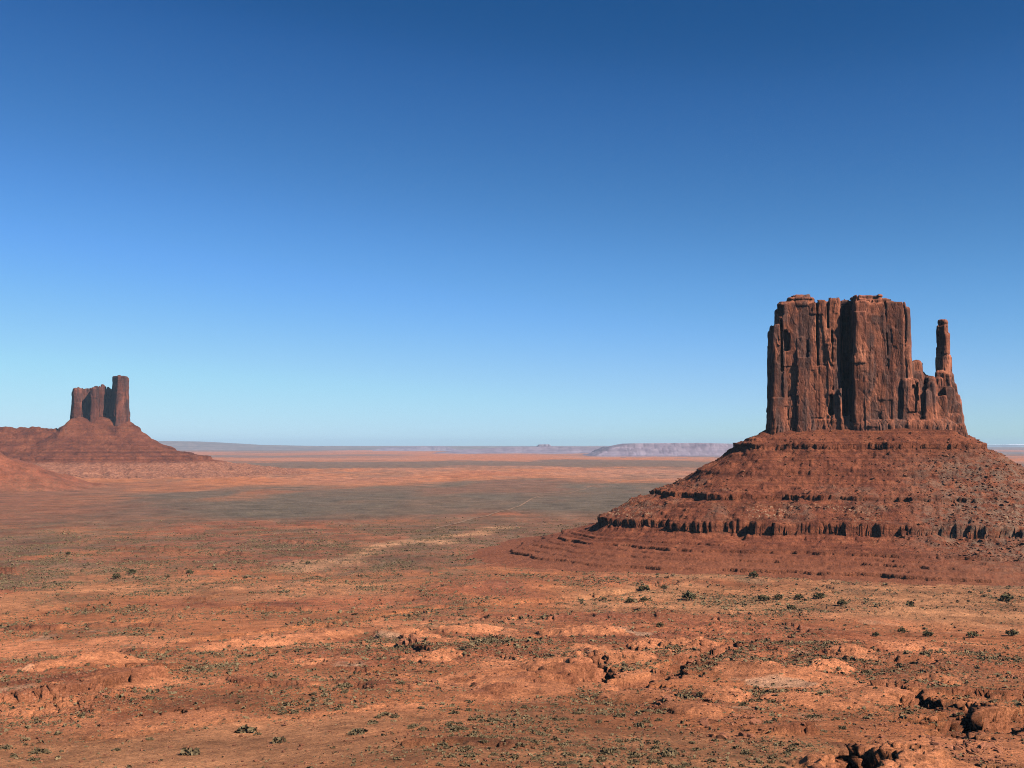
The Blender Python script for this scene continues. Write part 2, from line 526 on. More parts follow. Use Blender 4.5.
    # layered ledges in the bedrock
    st = 2.6
    q = z / st + .35 * noise2(x / 60, y / 60, 71)
    fr = q - np.floor(q)
    zt = st * (np.floor(q) + sstep(.44, .56, fr) - .35 * noise2(x / 60, y / 60, 71))
    tm = rock_amt * near * sstep(2200, 1500, r) * sstep(-.1, .25, noise2(x / 75, y / 75 + 5, 72)) * (1 - .35 * slick)
    z = lerp(z, zt, .85 * tm)
    # red hill at the left edge
    hx, hy = HILL_L
    dh = np.hypot(x - hx, (y - hy) * .8) * (1 + .12 * fbm2(x / 90, y / 90, 3, 81))
    hill = np.clip(1 - dh / 480, 0, 1)
    z = z + 185 * hill ** 1.2 + 22 * np.sqrt(hill) * ridged2(x / 110, y / 110, 5, 82, .6)
    # badlands beyond the grey plain
    bad = sstep(5200, 6000, r) * sstep(10500, 9000, r)
    z = z + bad * 9 * np.clip(ridged2(x / 160, y / 160, 3, 85), 0, 1)
    z = z.reshape(shp)
    if not masks:
        return z
    # ---- what covers the ground
    rw = r * (1 + .16 * fbm2(x / 650, y / 900, 4, 91) + .05 * fbm2(x / 140, y / 200, 4, 90) + .05 * noise2(np.arctan2(x, y) * 9, r * 0 + 3, 92))
    ang = np.arctan2(x, y)
    def zone(a, b, soft=.06):
        return sstep(a * (1 - soft), a * (1 + soft), rw) * sstep(b * (1 + soft), b * (1 - soft), rw)
    P = dict(sand=(.48, .158, .061), tan=(.51, .215, .094), slick=(.66, .232, .098), darkred=(.215, .068, .036), sage=(.175, .112, .066),
             pale=(.58, .34, .20), brown=(.245, .092, .049), plain=(.150, .103, .068), bad=(.44, .185, .102), red=(.35, .100, .044), farp=(.20, .125, .09))
    P = {k: np.array(v) for k, v in P.items()}
    c = np.tile(P['sand'], (len(x), 1))
    def put(name, m):
        nonlocal c
        m = np.clip(m, 0, 1)[:, None]
        c = c * (1 - m) + P[name] * m
    n_a = fbm2(x / 70, y / 70, 5, 95); n_b = fbm2(x / 260, y / 260, 5, 96); n_c = fbm2(x / 33, y / 33, 4, 97)
    put('red', .75 * rock_amt * (r < 3000))
    put('tan', .75 * sstep(.05, .35, n_b) * (r < 1600))
    put('tan', .85 * lowleft * sstep(-.5, .2, n_a))
    put('darkred', .55 * sstep(.12, .42, n_a) * rock_amt * (r < 2600))
    put('tan', .85 * zone(930, 1240, .05) * sstep(.02, .08, ang) * sstep(-.25, .2, n_a))
    put('tan', .75 * zone(1500, 2000, .06) * sstep(-.17, -.12, ang) * sstep(0.02, -.03, ang) * sstep(-.2, .2, n_a + .3))
    put('tan', .6 * zone(1150, 1330, .04) * sstep(-.06, -.14, ang))
    put('brown', .85 * zone(1400, 2900, .1) * sstep(-.6, .1, n_b))
    put('red', .35 * zone(1500, 2600) * sstep(.0, .4, n_a))
    put('sage', .55 * zone(1300, 2700) * sstep(0, .4, n_c))
    s_a = fbm2(x / 420, y / 900, 5, 88); s_b = fbm2(x / 1300, y / 2600, 5, 89)
    put('sage', .4 * sstep(.02, .22, s_a) * zone(1500, 2800, .1))
    put('plain', (.85 + .15 * sstep(-.2, .2, s_a)) * zone(2700, 5100, .08) * sstep(-.36, -.20, ang + .2 * s_a))
    put('brown', .45 * sstep(.12, .3, -s_a) * zone(2650, 5300, .1))
    put('bad', .35 * sstep(.2, .34, s_a) * zone(3900, 5400, .1))
    put('brown', .9 * zone(2650, 5300, .07) * sstep(-.24, -.42, ang + .06 * n_b))
    put('bad', .9 * zone(5300, 8800, .1) * sstep(-.5, .1, s_b)); put('plain', .4 * sstep(.1, .35, -s_a) * zone(5200, 9500, .1)); put('red', .4 * sstep(.15, .35, s_a) * zone(5600, 9500, .1))
    put('plain', .85 * zone(8800, 13500, .07)); put('bad', .7 * zone(13500, 17000, .07) * sstep(-.2, .2, fbm2(x / 1500, y / 1500, 3, 98)))
    put('farp', .9 * (rw > 17000) * sstep(-.3, .3, fbm2(x / 4000, y / 9000, 3, 99) + .1))
    wash = [W(*q) for q in [(300, 572), (350, 561), (395, 547), (440, 538), (480, 533), (500, 528)]]
    iw = np.nonzero((r > 1200) & (r < 2600) & (np.abs(ang) < .3))[0]
    if len(iw):
        dw, _s, _a = seg_dist(x[iw] + 40 * noise2(x[iw] / 90, y[iw] / 120, 105), y[iw] + 60 * noise2(x[iw] / 90 + 3, y[iw] / 120, 106), wash)
        mw = np.zeros(len(x)); mw[iw] = sstep(55, 12, dw)
        put('tan', .8 * mw); put('pale', .2 * mw)
    put('slick', .9 * slick * (r < 2000))
    orange = sstep(.08, .30, fbm2(x / 48 + 3, y / 60, 4, 101)) * zone(300, 900, .1) * (1 - lowleft)
    put('slick', .85 * orange)
    put('pale', .6 * sstep(.46, .60, fbm2(x / 40 - 7, y / 50, 4, 103)) * zone(380, 900, .1))
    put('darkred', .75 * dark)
    put('red', 2 * np.sqrt(hill)); put('darkred', .55 * sstep(0, .1, hill)); put('darkred', .8 * np.sqrt(hill) * sstep(-.1, .3, fbm2(x / 60, y / 60, 4, 104)))
    c *= (1 + .10 * n_c)[:, None]
    veg = np.clip(.18 + .55 * sstep(-.2, .35, -n_a) + .25 * n_c, 0, 1) * (1 - .9 * slick) * (1 - .75 * lowleft) * (1 - .5 * dark)
    veg = veg * np.interp(r, [150, 350, 700, 1500, 3000, 6000, 9000], [.30, .5, .75, 1.1, 1.2, .7, .3]) * (1 - hill)
    stone = rock_amt * np.interp(r, [150, 300, 1500, 2500], [.5, .6, .5, 0]) * (1 - slick)
    return z, c, veg, stone

def build_ground():
    dense = np.radians(np.linspace(-31, 31, 1290))
    rest = np.radians(np.linspace(31, 329, 90)[1:-1])
    ang = np.concatenate([dense, rest])
    rows = np.arange(790, 447.2, -0.62)
    ratio = np.array([ray(512, q)[1] for q in rows])
    r_rows = np.interp(ratio, _ratio, _rr)
    r_log = np.exp(np.linspace(math.log(170), math.log(90000), 220))
    rad = np.unique(np.concatenate([[2, 5, 9, 14, 20, 30, 42, 55, 70, 85, 100, 115, 130, 145, 158], r_rows, r_log]))
    rad = rad[np.concatenate([[True], np.diff(rad) > 1e-3 * rad[1:] * .3])]
    A, R = np.meshgrid(ang, rad, indexing='ij')
    X, Y = np.sin(A) * R, np.cos(A) * R
    Z, c, veg, stone = terrain(X, Y, True)
    X2, Y2 = undercut(X, Y, Z, 1.0, 2.3)
    fade = sstep(1500, 1100, R) * sstep(190, 230, R) * (np.abs(A) < .53)
    X, Y = lerp(X, X2, fade), lerp(Y, Y2, fade)
    na, nr = len(ang), len(rad)
    V = np.stack([X.ravel(), Y.ravel(), Z.ravel()], 1)
    V = np.vstack([V, [[0, 0, -2.0]]])
    q = grid_quads(na, nr)
    j = np.arange(nr - 1)
    wrap = np.stack([(na - 1) * nr + j, j, j + 1, (na - 1) * nr + j + 1], 1)
    i = np.arange(na)
    cap = np.stack([np.full(na, na * nr), ((i + 1) % na) * nr, i * nr], 1)
    me = mesh_from('ground', V, np.vstack([q, wrap])[:, ::-1], cap[:, ::-1])
    pad = lambda a: np.concatenate([a, a[:1]])
    add_color_attr(me, 'tint', pad(c)); add_float_attr(me, 'veg', pad(veg)); add_float_attr(me, 'stone', pad(stone))
    o = add_obj('ground', me, MAT_GROUND)
    tag(o, 'red desert valley floor with sand, rock ledges and grey scrub flats', kind='structure')
    return o

# ------------------------------------------------------------------ solid rock from a distance field
def surface_nets(Fv, org, h):
    s = Fv < 0
    nx, ny, nz = Fv.shape
    cnt = np.zeros((nx - 1, ny - 1, nz - 1), np.int8)
    for a in (0, 1):
        for b in (0, 1):
            for c in (0, 1):
                cnt += s[a:nx - 1 + a, b:ny - 1 + b, c:nz - 1 + c]
    act = (cnt > 0) & (cnt < 8)
    I, J, K = np.nonzero(act)
    vid = np.full(act.shape, -1, np.int32)
    vid[I, J, K] = np.arange(len(I))
    pos = np.zeros((len(I), 3), np.float32); num = np.zeros(len(I), np.float32)
    for ax in range(3):
        for a in (0, 1):
            for b in (0, 1):
                o0 = [0, 0, 0]; others = [k for k in range(3) if k != ax]
                o0[others[0]] = a; o0[others[1]] = b
                o1 = list(o0); o1[ax] = 1
                f0 = Fv[I + o0[0], J + o0[1], K + o0[2]]; f1 = Fv[I + o1[0], J + o1[1], K + o1[2]]
                cr = (f0 < 0) != (f1 < 0)
                t = np.where(cr, f0 / np.where(cr, f0 - f1, 1), 0)
                for k in range(3):
                    pos[:, k] += np.where(cr, (t if k == ax else o0[k]), 0)
                num += cr
    pos /= num[:, None]
    V = (pos + np.stack([I, J, K], 1)) * np.array(h) + np.array(org)
    quads = []
    for ax in range(3):
        sl0 = [slice(None)] * 3; sl1 = [slice(None)] * 3
        sl0[ax] = slice(0, -1); sl1[ax] = slice(1, None)
        s0, s1 = s[tuple(sl0)], s[tuple(sl1)]
        E = np.argwhere(s0 != s1)
        b, c = [k for k in range(3) if k != ax]
        ok = (E[:, b] > 0) & (E[:, c] > 0) & (E[:, b] < Fv.shape[b] - 1) & (E[:, c] < Fv.shape[c] - 1)
        E = E[ok]
        def cell(db, dc):
            q = E.copy(); q[:, b] += db; q[:, c] += dc
            return vid[q[:, 0], q[:, 1], q[:, 2]]
        q = np.stack([cell(-1, -1), cell(0, -1), cell(0, 0), cell(-1, 0)], 1)
        inside0 = s0[E[:, 0], E[:, 1], E[:, 2]]
        flip = inside0 if ax != 1 else ~inside0
        q[~flip] = q[~flip][:, ::-1]
        quads.append(q)
    return V, np.vstack(quads)

class Field:
    """signed distance grid in a butte's own frame: u across, v away from the viewer, z up"""
    def __init__(self, lo, hi, h):
        self.lo, self.h = np.array(lo, float), np.array(h, float)
        n = np.ceil((np.array(hi) - self.lo) / self.h).astype(int) + 1
        self.ax = [self.lo[k] + self.h[k] * np.arange(n[k]) for k in range(3)]
        self.F = np.full(n, 30.0, np.float32)
    def block(self, u, v, a, b, z0, z1, rot=0.0, taper=0.0, rnd=4.0, lean=(0, 0), sub=False, tops=None, top_round=3.0):
        m = max(a, b) * 1.5 + taper * abs(z1 - z0) + 14 + max(abs(lean[0]), abs(lean[1])) * (z1 - z0)
        lim = [(u - m, u + m), (v - m, v + m), (z0 - 14, z1 + 14)]
        sl = tuple(slice(max(0, int(np.searchsorted(self.ax[k], lim[k][0]))), int(np.searchsorted(self.ax[k], lim[k][1]))) for k in range(3))
        U, V, Z = self.ax[0][sl[0]][:, None, None], self.ax[1][sl[1]][None, :, None], self.ax[2][sl[2]][None, None, :]
        if U.size == 0 or V.size == 0 or Z.size == 0: return
        U = U - u - lean[0] * (Z - z0); V = V - v - lean[1] * (Z - z0)
        cr, sr = math.cos(rot), math.sin(rot)
        P, Q = U * cr + V * sr, -U * sr + V * cr
        grow = taper * (z1 - Z)
        dx = np.abs(P) - (a + grow - rnd); dy = np.abs(Q) - (b + grow - rnd)
        d2 = np.hypot(np.maximum(dx, 0), np.maximum(dy, 0)) + np.minimum(np.maximum(dx, dy), 0) - rnd
        dz = np.maximum(Z - z1, z0 - Z)
        t = top_round
        d = np.minimum(np.maximum(d2 + t, dz + t), 0) + np.hypot(np.maximum(d2 + t, 0), np.maximum(dz + t, 0)) - t
        d = d.astype(np.float32)
        S = self.F[sl]
        self.F[sl] = np.maximum(S, -d) if sub else np.minimum(S, d)
    def detail(self, fn, band):
        idx = np.nonzero(np.abs(self.F) < band)
        u, v, z = self.ax[0][idx[0]], self.ax[1][idx[1]], self.ax[2][idx[2]]
        self.F[idx] += fn(u, v, z).astype(np.float32)
    def mesh(self, name):
        for k in range(3):
            sl = [slice(None)] * 3
            for e in (0, -1):
                sl[k] = e
                self.F[tuple(sl)] = np.maximum(self.F[tuple(sl)], .5)
        V, Q = surface_nets(self.F, self.lo, self.h)
        return mesh_from(name, V, Q)

def rock_detail(k, zbase, zcap, flute=1.0):
    """joints, slabs, flutes and beds of a sandstone wall; k scales the pattern"""
    def fn(u, v, z):
        u, v, z = u / k, v / k, z / k
        zb, zc = zbase / k, zcap / k
        wu = u + 3.0 * noise3(u / 30, v / 30, z / 45, 5) + 1.3 * noise3(u / 9, v / 9, z / 22, 6)
        wv = v + 3.0 * noise3(u / 30 + 7, v / 30, z / 45, 7) + 1.3 * noise3(u / 9, v / 9 + 4, z / 22, 8)
        d = 2.6 * noise3(wu / 26, wv / 26, z / 130, 11) * flute
        # big slabs, each set back by its own amount and ending at its own height
        zs = z + 50 * rnd_cell(wu / 19, wv / 19, 0 * z, 12)
        d += flute * 2.6 * (rnd_cell(wu / 19, wv / 19, zs / 75, 13) - .5)
        zs = z + 30 * rnd_cell(wu / 6.5, wv / 6.5, 0 * z, 14)
        d += flute * 1.0 * (rnd_cell(wu / 6.5, wv / 6.5, zs / 31, 15) - .5)
        # deep joints
        jt = np.abs(noise3(wu / 24, wv / 24, z / 480, 16))
        d += flute * 6.0 * np.clip(1 - jt / .030, 0, 1)
        # thin vertical flutes near the foot
        foot = np.clip(1 - (z - zb) / 34, 0, 1)
        d += foot * 2.3 * np.clip(.3 - np.abs(noise3(wu / 4.5, wv / 4.5, z / 26, 17)), 0, 1) * 3 - foot * 2.2
        d += foot * 1.0 * (rnd_cell(0 * z, 0 * z, (z + 1.5 * noise3(u / 20, v / 20, z / 20, 23)) / 5.0, 18) - .5)
        # beds in the cap
        cap = np.clip((z - (zc - 26)) / 18, 0, 1)
        d += cap * 1.8 * (rnd_cell(0 * z, 0 * z, (z + 1.2 * noise3(u / 25, v / 25, 0 * z, 19)) / 4.2, 20) - .35)
        d += .45 * noise3(u / 3.2, v / 3.2, z / 6, 21) + .6 * noise3(u / 7, v / 7, z / 16, 22)
        return d * k
    return fn

def undercut(X, Y, Z, k=.9, most=1.6, lo=.55, hi=1.1, n=2):
    """push the lip of every steep step out over its foot, so that ledges overhang as eroded beds do"""
    def box(a):
        for ax in (0, 1):
            p = np.pad(a, [(n, n) if q == ax else (0, 0) for q in (0, 1)], mode='edge')
            c = np.cumsum(p, axis=ax)
            c = np.concatenate([np.zeros_like(np.take(c, [0], ax)), c], ax)
            m = a.shape[ax]
            a = (np.take(c, np.arange(2 * n + 1, 2 * n + 1 + m), ax) - np.take(c, np.arange(m), ax)) / (2 * n + 1)
        return a
    Zi, Zj = np.gradient(Z); Xi, Xj = np.gradient(X); Yi, Yj = np.gradient(Y)
    det = Xi * Yj - Xj * Yi
    gx = (Zi * Yj - Zj * Yi) / det; gy = (-Zi * Xj + Zj * Xi) / det
    g = np.hypot(gx, gy) + 1e-9
    d = np.clip((Z - box(Z)) * k, -.6 * most, most) * sstep(lo, hi, g)
    return X - gx / g * d, Y - gy / g * d

# ------------------------------------------------------------------ the near butte
B_D = 1600.0
B_X = (866 - 512) / F_PX * B_D
B_TH = math.atan2(B_X, B_D)
B_MU = math.hypot(B_X, B_D) / (F_PX / math.cos(B_TH) ** 2)     # metres per pixel across
B_MZ = B_D / F_PX
def bu(px): return (px - 866) * B_MU
def bz(row): return (HORIZON - row) * B_MZ
def b_world(u, v):
    c, s = math.cos(B_TH), math.sin(B_TH)
    return B_X + u * c + v * s, B_D - u * s + v * c

def build_near_butte():
    root = thing('sandstone_butte', 'great red sandstone butte with a thumb-like spire standing on a wide rubble slope', 'butte', (B_X, B_D, 0), -B_TH)
    z0 = 4.0
    f = Field((bu(762), -64, z0), (bu(972), 92, 232), (1.02, 1.15, 1.06))
    def blk(p0, p1, v0, v1, row, **kw):
        u0, u1 = bu(p0), bu(p1)
        f.block((u0 + u1) / 2, (v0 + v1) / 2, (u1 - u0) / 2, (v1 - v0) / 2, kw.pop('z0', z0), bz(row), **kw)
    # core
    blk(779, 897, 0, 70, 299.5, rnd=14, taper=.015)
    # left half
    blk(777, 840, -33, 45, 302, rnd=7, taper=.012, rot=.05)
    blk(778, 814, -32, 45, 300, rnd=9, taper=.02, rot=.07)
    blk(786, 815, -28, 40, 296, rnd=9, taper=.02, rot=.12)
    blk(791, 812, -20, 36, 292.5, rnd=8, taper=.05)
    blk(774, 790, -10, 40, 305, rnd=7, taper=.015)
    blk(814, 827, -33, 45, 299.5, rnd=4, taper=.012, rot=.08)
    blk(824, 840, -32, 45, 298.5, rnd=4, taper=.012, rot=.10)
    blk(770.5, 777.5, -27, -3, 328, rnd=3, taper=.012, rot=-.6, top_round=5)
    blk(770, 777, -22, 2, 366, rnd=3, taper=.01, rot=-.6)
    # pillar at the left corner
    blk(771, 782.5, -38, 10, 323, rnd=5, taper=.035, rot=.2, top_round=5)
    # noses and slabs against the left half
    blk(796, 803.5, -36.5, 0, 335, rnd=4, taper=.035, rot=.2, top_round=5)
    blk(786, 800, -35, 0, 372, rnd=4, taper=.05, rot=.15)
    blk(806, 818, -34.5, 0, 352, rnd=2, taper=.01, rot=.08)
    blk(819, 830, -34.5, 0, 362, rnd=2, taper=.012, rot=.1)
    blk(828, 837, -34.5, 0, 338, rnd=2, taper=.012, rot=.12)
    blk(836, 845.5, -38.5, 0, 389, rnd=5, taper=.03, rot=.25, top_round=6)
    # right half
    blk(854, 903, -34, 60, 305, rnd=4, taper=.012, rot=.16)
    blk(852.5, 880, -28, 60, 297, rnd=6, taper=.03, rot=.12)
    blk(852, 868, -39, 40, 304, rnd=3, taper=.008, rot=.17)
    blk(852.5, 868, -10, 60, 296, rnd=6, taper=.03)
    blk(856, 889, -32, 56, 300.5, rnd=7, taper=.02, rot=.1)
    blk(852.5, 864, -40, 0, 358, rnd=2, taper=.012, rot=.17)
    blk(862, 882, -37, 0, 347, rnd=2, taper=.01, rot=.16)
    blk(879, 897, -34, 0, 376, rnd=3, taper=.03, rot=.17)
    blk(851.5, 860, -41, 0, 384, rnd=3, taper=.03, rot=.2)
    blk(893, 905, -30, 40, 310, rnd=5, taper=.012, rot=.25)
    blk(900, 909, -16, 35, 346, rnd=3, taper=.03)
    # shoulder between the block and the spire
    blk(898, 915, -33, 30, 381, rnd=4, taper=.05, rot=.15)
    blk(904, 914, -20, 30, 364, rnd=4, taper=.05)
    blk(910, 921.5, -14, 26, 362, rnd=5, taper=.03, top_round=6)
    blk(914, 928, -28, 25, 372, rnd=5, taper=.05, rot=-.1, lean=(-.05, .05), top_round=8)
    blk(921, 933, -26, 22, 377, rnd=5, taper=.06, rot=.25, top_round=8)
    blk(927, 938, -30, 22, 382, rnd=5, taper=.05, rot=-.2, top_round=7)
    blk(919, 926, -34, 10, 390, rnd=4, taper=.06, rot=.3, top_round=7)
    blk(931, 938, -20, 10, 378.5, rnd=3, taper=.05, rot=.4)
    blk(928, 946, -30, 25, 396, rnd=5, taper=.06)
    # pedestal beds
    blk(773, 958, -38, 66, 425, rnd=12, taper=.12, top_round=8)
    blk(771, 845, -37, 60, 416, rnd=12, taper=.06, top_round=8)
    blk(850, 950, -41, 60, 420, rnd=10, taper=.08, rot=.03, top_round=8)
    # cuts
    def cut(p0, p1, v0, v1, r0, r1, **kw):
        u0, u1 = bu(p0), bu(p1)
        f.block((u0 + u1) / 2, (v0 + v1) / 2, (u1 - u0) / 2, (v1 - v0) / 2, bz(r1), bz(r0), sub=True, rnd=2, **kw)
    cut(842, 851.5, -60, 30, 302, 390)
    cut(841, 849.5, -60, 6, 380, 418, rot=.1)
    cut(832.5, 835.5, -60, -20, 330, 392, rot=.1)
    cut(786.5, 792, -60, -26, 333, 351, rot=.25, lean=(.05, 0))
    cut(785.5, 789.5, -60, -24, 329, 341, rot=.2)
    cut(781.5, 784, -60, -18, 318, 372, rot=.15)
    cut(818, 820.2, -60, -10, 300, 372, rot=.15)
    cut(828.5, 831.5, -60, -10, 297, 330, rot=.15)
    cut(808, 810.2, -60, -22, 340, 360, rot=.1)
    cut(830, 834.5, -60, -18, 394, 416, rot=.1)
    cut(889, 890.6, -60, -24, 303, 372, rot=.15, lean=(-.03, 0))
    cut(896, 897.5, -60, -18, 306, 336, rot=.15)
    cut(870, 871.4, -60, -37, 310, 348, rot=.1, lean=(-.05, 0))
    cut(906.5, 911, -60, 5, 368, 376)
    cut(912.5, 916, -60, -16, 384, 414, rot=.3, lean=(.12, 0))
    cut(916, 921, -60, -26, 386, 403, rot=.3, lean=(-.25, 0))
    cut(778, 786, -60, -20, 304, 316, rot=.2)
    f.detail(rock_detail(1.0, bz(436), bz(293)), 9)
    cliff = add_obj('cliff', f.mesh('cliff'), MAT_CLIFF, root)
    cliff['label'] = 'broad block of dark red cliffs cut by a deep black crevice'
    # spire
    f = Field((bu(925), -58, z0), (bu(972), 40, 196), (.95, 1.0, 1.0))
    blk(938.2, 947.4, -7, 1, 322, rnd=2.5, taper=.008, rot=-.5, top_round=2)
    blk(936.8, 947.0, -8, 1, 327, rnd=3, taper=.004, rot=-.3, top_round=3)
    blk(937.2, 948.6, -8, 2, 335, rnd=2.5, taper=.014, rot=-.55)
    blk(936.0, 947.0, -9, 1, 347, rnd=3, taper=.022, rot=-.45, top_round=5)
    blk(939.5, 950.2, -7, 4, 356, rnd=3, taper=.02, rot=-.55, top_round=4)
    blk(935.2, 946.5, -13, 2, 372, rnd=4, taper=.045, rot=-.3, top_round=5)
    blk(941, 951.6, -14, 8, 374, rnd=3, taper=.05, rot=-.4, top_round=5)
    blk(945, 954.5, -10, 12, 383, rnd=4, taper=.06, rot=.2, top_round=6)
    blk(938, 949, -26, 10, 388, rnd=4, taper=.06, rot=.3, top_round=6)
    blk(947, 957.5, -16, 14, 394, rnd=4, taper=.05, rot=-.2, top_round=6)
    blk(943, 955, -26, 14, 403, rnd=5, taper=.07, rot=.25, top_round=7)
    blk(950, 960, -20, 18, 412, rnd=5, taper=.05, rot=-.1, top_round=6)
    blk(938, 957, -32, 18, 414, rnd=6, taper=.09, top_round=7)
    blk(937, 960.5, -38, 30, 424, rnd=8, taper=.12, top_round=6)
    cut(941.5, 945, -70, -20, 392, 424, rot=.2)
    f.detail(rock_detail(.62, bz(436), bz(322), .8), 8)
    spire = add_obj('spire', f.mesh('spire'), MAT_CLIFF, root)
    spire['label'] = 'slim dark rock spire standing apart like a thumb'
    # talus
    us = np.concatenate([np.linspace(-640, -560, 14)[:-1], np.arange(-560, 430, 1.32), np.linspace(432, 620, 50)])
    vs = np.concatenate([np.arange(-450, 30, 1.25), np.linspace(32, 520, 110)])
    Ug, Vg = np.meshgrid(us, vs, indexing='ij')
    Z, grey, pale = near_talus(Ug, Vg, True)
    Ux, Vx = undercut(Ug, Vg, Z, 1.1, 2.6, 1.0, 1.5)
    me = mesh_from('talus_slope', np.stack([Ux.ravel(), Vx.ravel(), Z.ravel()], 1), grid_quads(len(us), len(vs)))
    add_float_attr(me, 'grey', grey); add_float_attr(me, 'pale', pale); add_float_attr(me, 'apron', sstep(-116, -146, Z))
    t = add_obj('talus_slope', me, MAT_TALUS, root)
    # rubble lying on it
    n = 15000
    U = rng.uniform(-360, 330, n); V = rng.uniform(-330, 40, n)
    Zr, g, p = near_talus(U, V, True)
    d = plan_dist(U, V)
    keep = (d > 6) & (d < 330) & (rng.random(n) < .25 + .75 * np.clip(g + p + .5 * sstep(.1, .4, fbm2(U / 40, V / 40, 3, 201)), 0, 1)) & ((d < 215) | (U > 30) & (d < 300) | (rng.random(n) < .12))
    size = .75 + .9 * rng.random(n) ** 2 + 2.3 * rng.random(n) ** 14
    size = size * np.where(U > 90, 1.25, 1.0)
    me = rubble_mesh('rubble', U[keep], V[keep], Zr[keep], size[keep])
    rb = add_obj('rubble', me, MAT_ROCK, root)
    rb['kind'] = 'stuff'
    return root

PLAN = [(bu(766), -34), (bu(840), -36), (bu(900), -42), (bu(946), -36), (bu(952), 0), (bu(948), 50), (bu(900), 72), (bu(790), 72), (bu(765), 45)]
def plan_dist(u, v):
    shp = np.shape(u)
    u, v = np.ravel(u), np.ravel(v)
    d = np.full(u.shape, 1e9); ins = np.zeros(u.shape, bool)
    n = len(PLAN)
    for i in range(n):
        (ax, ay), (bx, by) = PLAN[i], PLAN[(i + 1) % n]
        dx, dy = bx - ax, by - ay
        t = np.clip(((u - ax) * dx + (v - ay) * dy) / (dx * dx + dy * dy), 0, 1)
        d = np.minimum(d, np.hypot(u - ax - t * dx, v - ay - t * dy))
        c = ((ay > v) != (by > v)) & (u < (bx - ax) * (v - ay) / (by - ay + 1e-9) + ax)
        ins ^= c
    return np.where(ins, -d, d).reshape(shp)

def _steps(base, steps):
    """base slope with risers let into it: (distance, height) of each"""
    pts = [(-60, 44.0)]
    for q in sorted(set([b[0] for b in base] + [v for d, h in steps for v in (d - .01, d + 1.2)])):
        z = float(np.interp(q, [b[0] for b in base], [b[1] for b in base]))
        for d, h in steps:                   # above the lip the tread is flatter, below it the slope recovers
            z += h * .5 * max(0, 1 - (d - q) / (3.5 * h)) if q < d else -h * .5 * max(0, 1 - (q - d - 1.2) / (3.5 * h))
        pts.append((q, z))
    return np.array(sorted(pts))
TL = np.array([(-60, 44), (-25, 36), (0, 25), (40, 0), (70, -21), (118, -50), (160, -70), (200, -90), (240, -113), (300, -132), (350, -147), (430, -159), (560, -172), (900, -230)])
TS = _steps(TL, [(11, 1.6), (27, 1.6), (41, 6.5), (58, 1.3), (97, 1.8), (131, 1.5), (155, 6.5), (183, 1.6), (222, 15.0), (249, 1.6), (261, 2.6), (273, 1.6), (285, 3.4), (299, 1.8), (312, 2.8), (326, 1.8), (341, 3.8)])
def near_talus(u, v, masks=False):
    u = np.asarray(u, float); v = np.asarray(v, float)
    d = plan_dist(u, v)
    uu = np.where(u < -360, -360 + (u + 360) * .97, u)
    du, dv = np.clip(bu(766) - uu, 0, None), np.clip(-34 - v, 0, None)
    dq = np.where((du > 0) & (dv > 0), (du ** 3.2 + dv ** 3.2) ** (1 / 3.2), np.where(u < -360, plan_dist(uu, v), d))
    d = lerp(d, dq, sstep(110, 200, np.maximum(d, 0)))
    env = sstep(0, 40, d)
    big = fbm2(u / 95, v / 95, 3, 111)
    alc = noise2(u / 17, v / 17, 112) * (.55 + .9 * noise2(u / 63, v / 63, 141)) + .9 * noise2(u / 33, v / 33, 142) + .35 * noise2(u / 8, v / 8, 143) + .55 * (rnd_cell((u + 3 * noise2(u / 9, v / 9, 118)) / 9, (v + 3 * noise2(u / 9 + 4, v / 9, 119)) / 9, 0 * u, 113) - .5)
    low = sstep(232, 250, d)
    de = d + env * (15 * big + (4.0 + 3.5 * sstep(150, 215, d)) * alc * (1 - .72 * low)) + env * 5 * noise2(u / 38, v / 38, 114) + low * (15 * fbm2(u / 75, v / 75, 5, 126) - 15 * .5 * big)
    # the right flank is buried by debris, the left one keeps its ledges
    bury = np.clip(.08 + .6 * low * sstep(-230, -370, u) + .6 * sstep(-150, -250, u) * (sstep(205, 216, d) * sstep(250, 232, d) ) + 1.0 * fbm2(u / 60 + 2, v / 60, 4, 115) + .62 * sstep(20, 150, u) * (1 - .6 * low) + .3 * low * sstep(.0, .4, fbm2(u / 70, v / 70, 4, 127)), 0, 1)
    zs = np.interp(de, TS[:, 0], TS[:, 1]); zl = np.interp(d + env * 15 * big, TL[:, 0], TL[:, 1])
    mid = sstep(38, 50, d) * sstep(215, 200, d)
    z = lerp(zs, zl, np.clip(bury * .95, 0, 1) * (.6 + .4 * mid) * (1 - .7 * sstep(75, 52, d)) * (1 - .25 * low))
    # runnels down the slope and coarse debris
    z = z + env * (1.6 * ridged2(u / 30, v / 30, 3, 116) * sstep(20, 60, d) * sstep(260, 200, d))
    z = z + env * (1 - .8 * low) * (.35 + .65 * np.clip(bury, 0, 1)) * (.9 * ridged2(u / 9, v / 9, 3, 117) + .8 * noise2(u / 3.4, v / 3.4, 120)) + env * (1 - .7 * low) * 1.3 * np.clip(noise2(u / 6, v / 6, 128) - .35, 0, 1) * 3
    z = z + env * .5 * noise2(u / 5, v / 5, 121)
    if not masks:
        return z
    grey = sstep(10, 170, u + 60 * big) * sstep(25, 80, d) + .55 * sstep(.05, .4, fbm2(u / 45, v / 45, 4, 122)) * sstep(60, 100, d) * sstep(240, 200, d)
    pale = sstep(165, 185, de) * sstep(226, 212, de) * sstep(.0, .3, noise2(u / 60, v / 60, 123) + .25)
    return z, np.clip(grey, 0, 1), np.clip(pale, 0, 1)

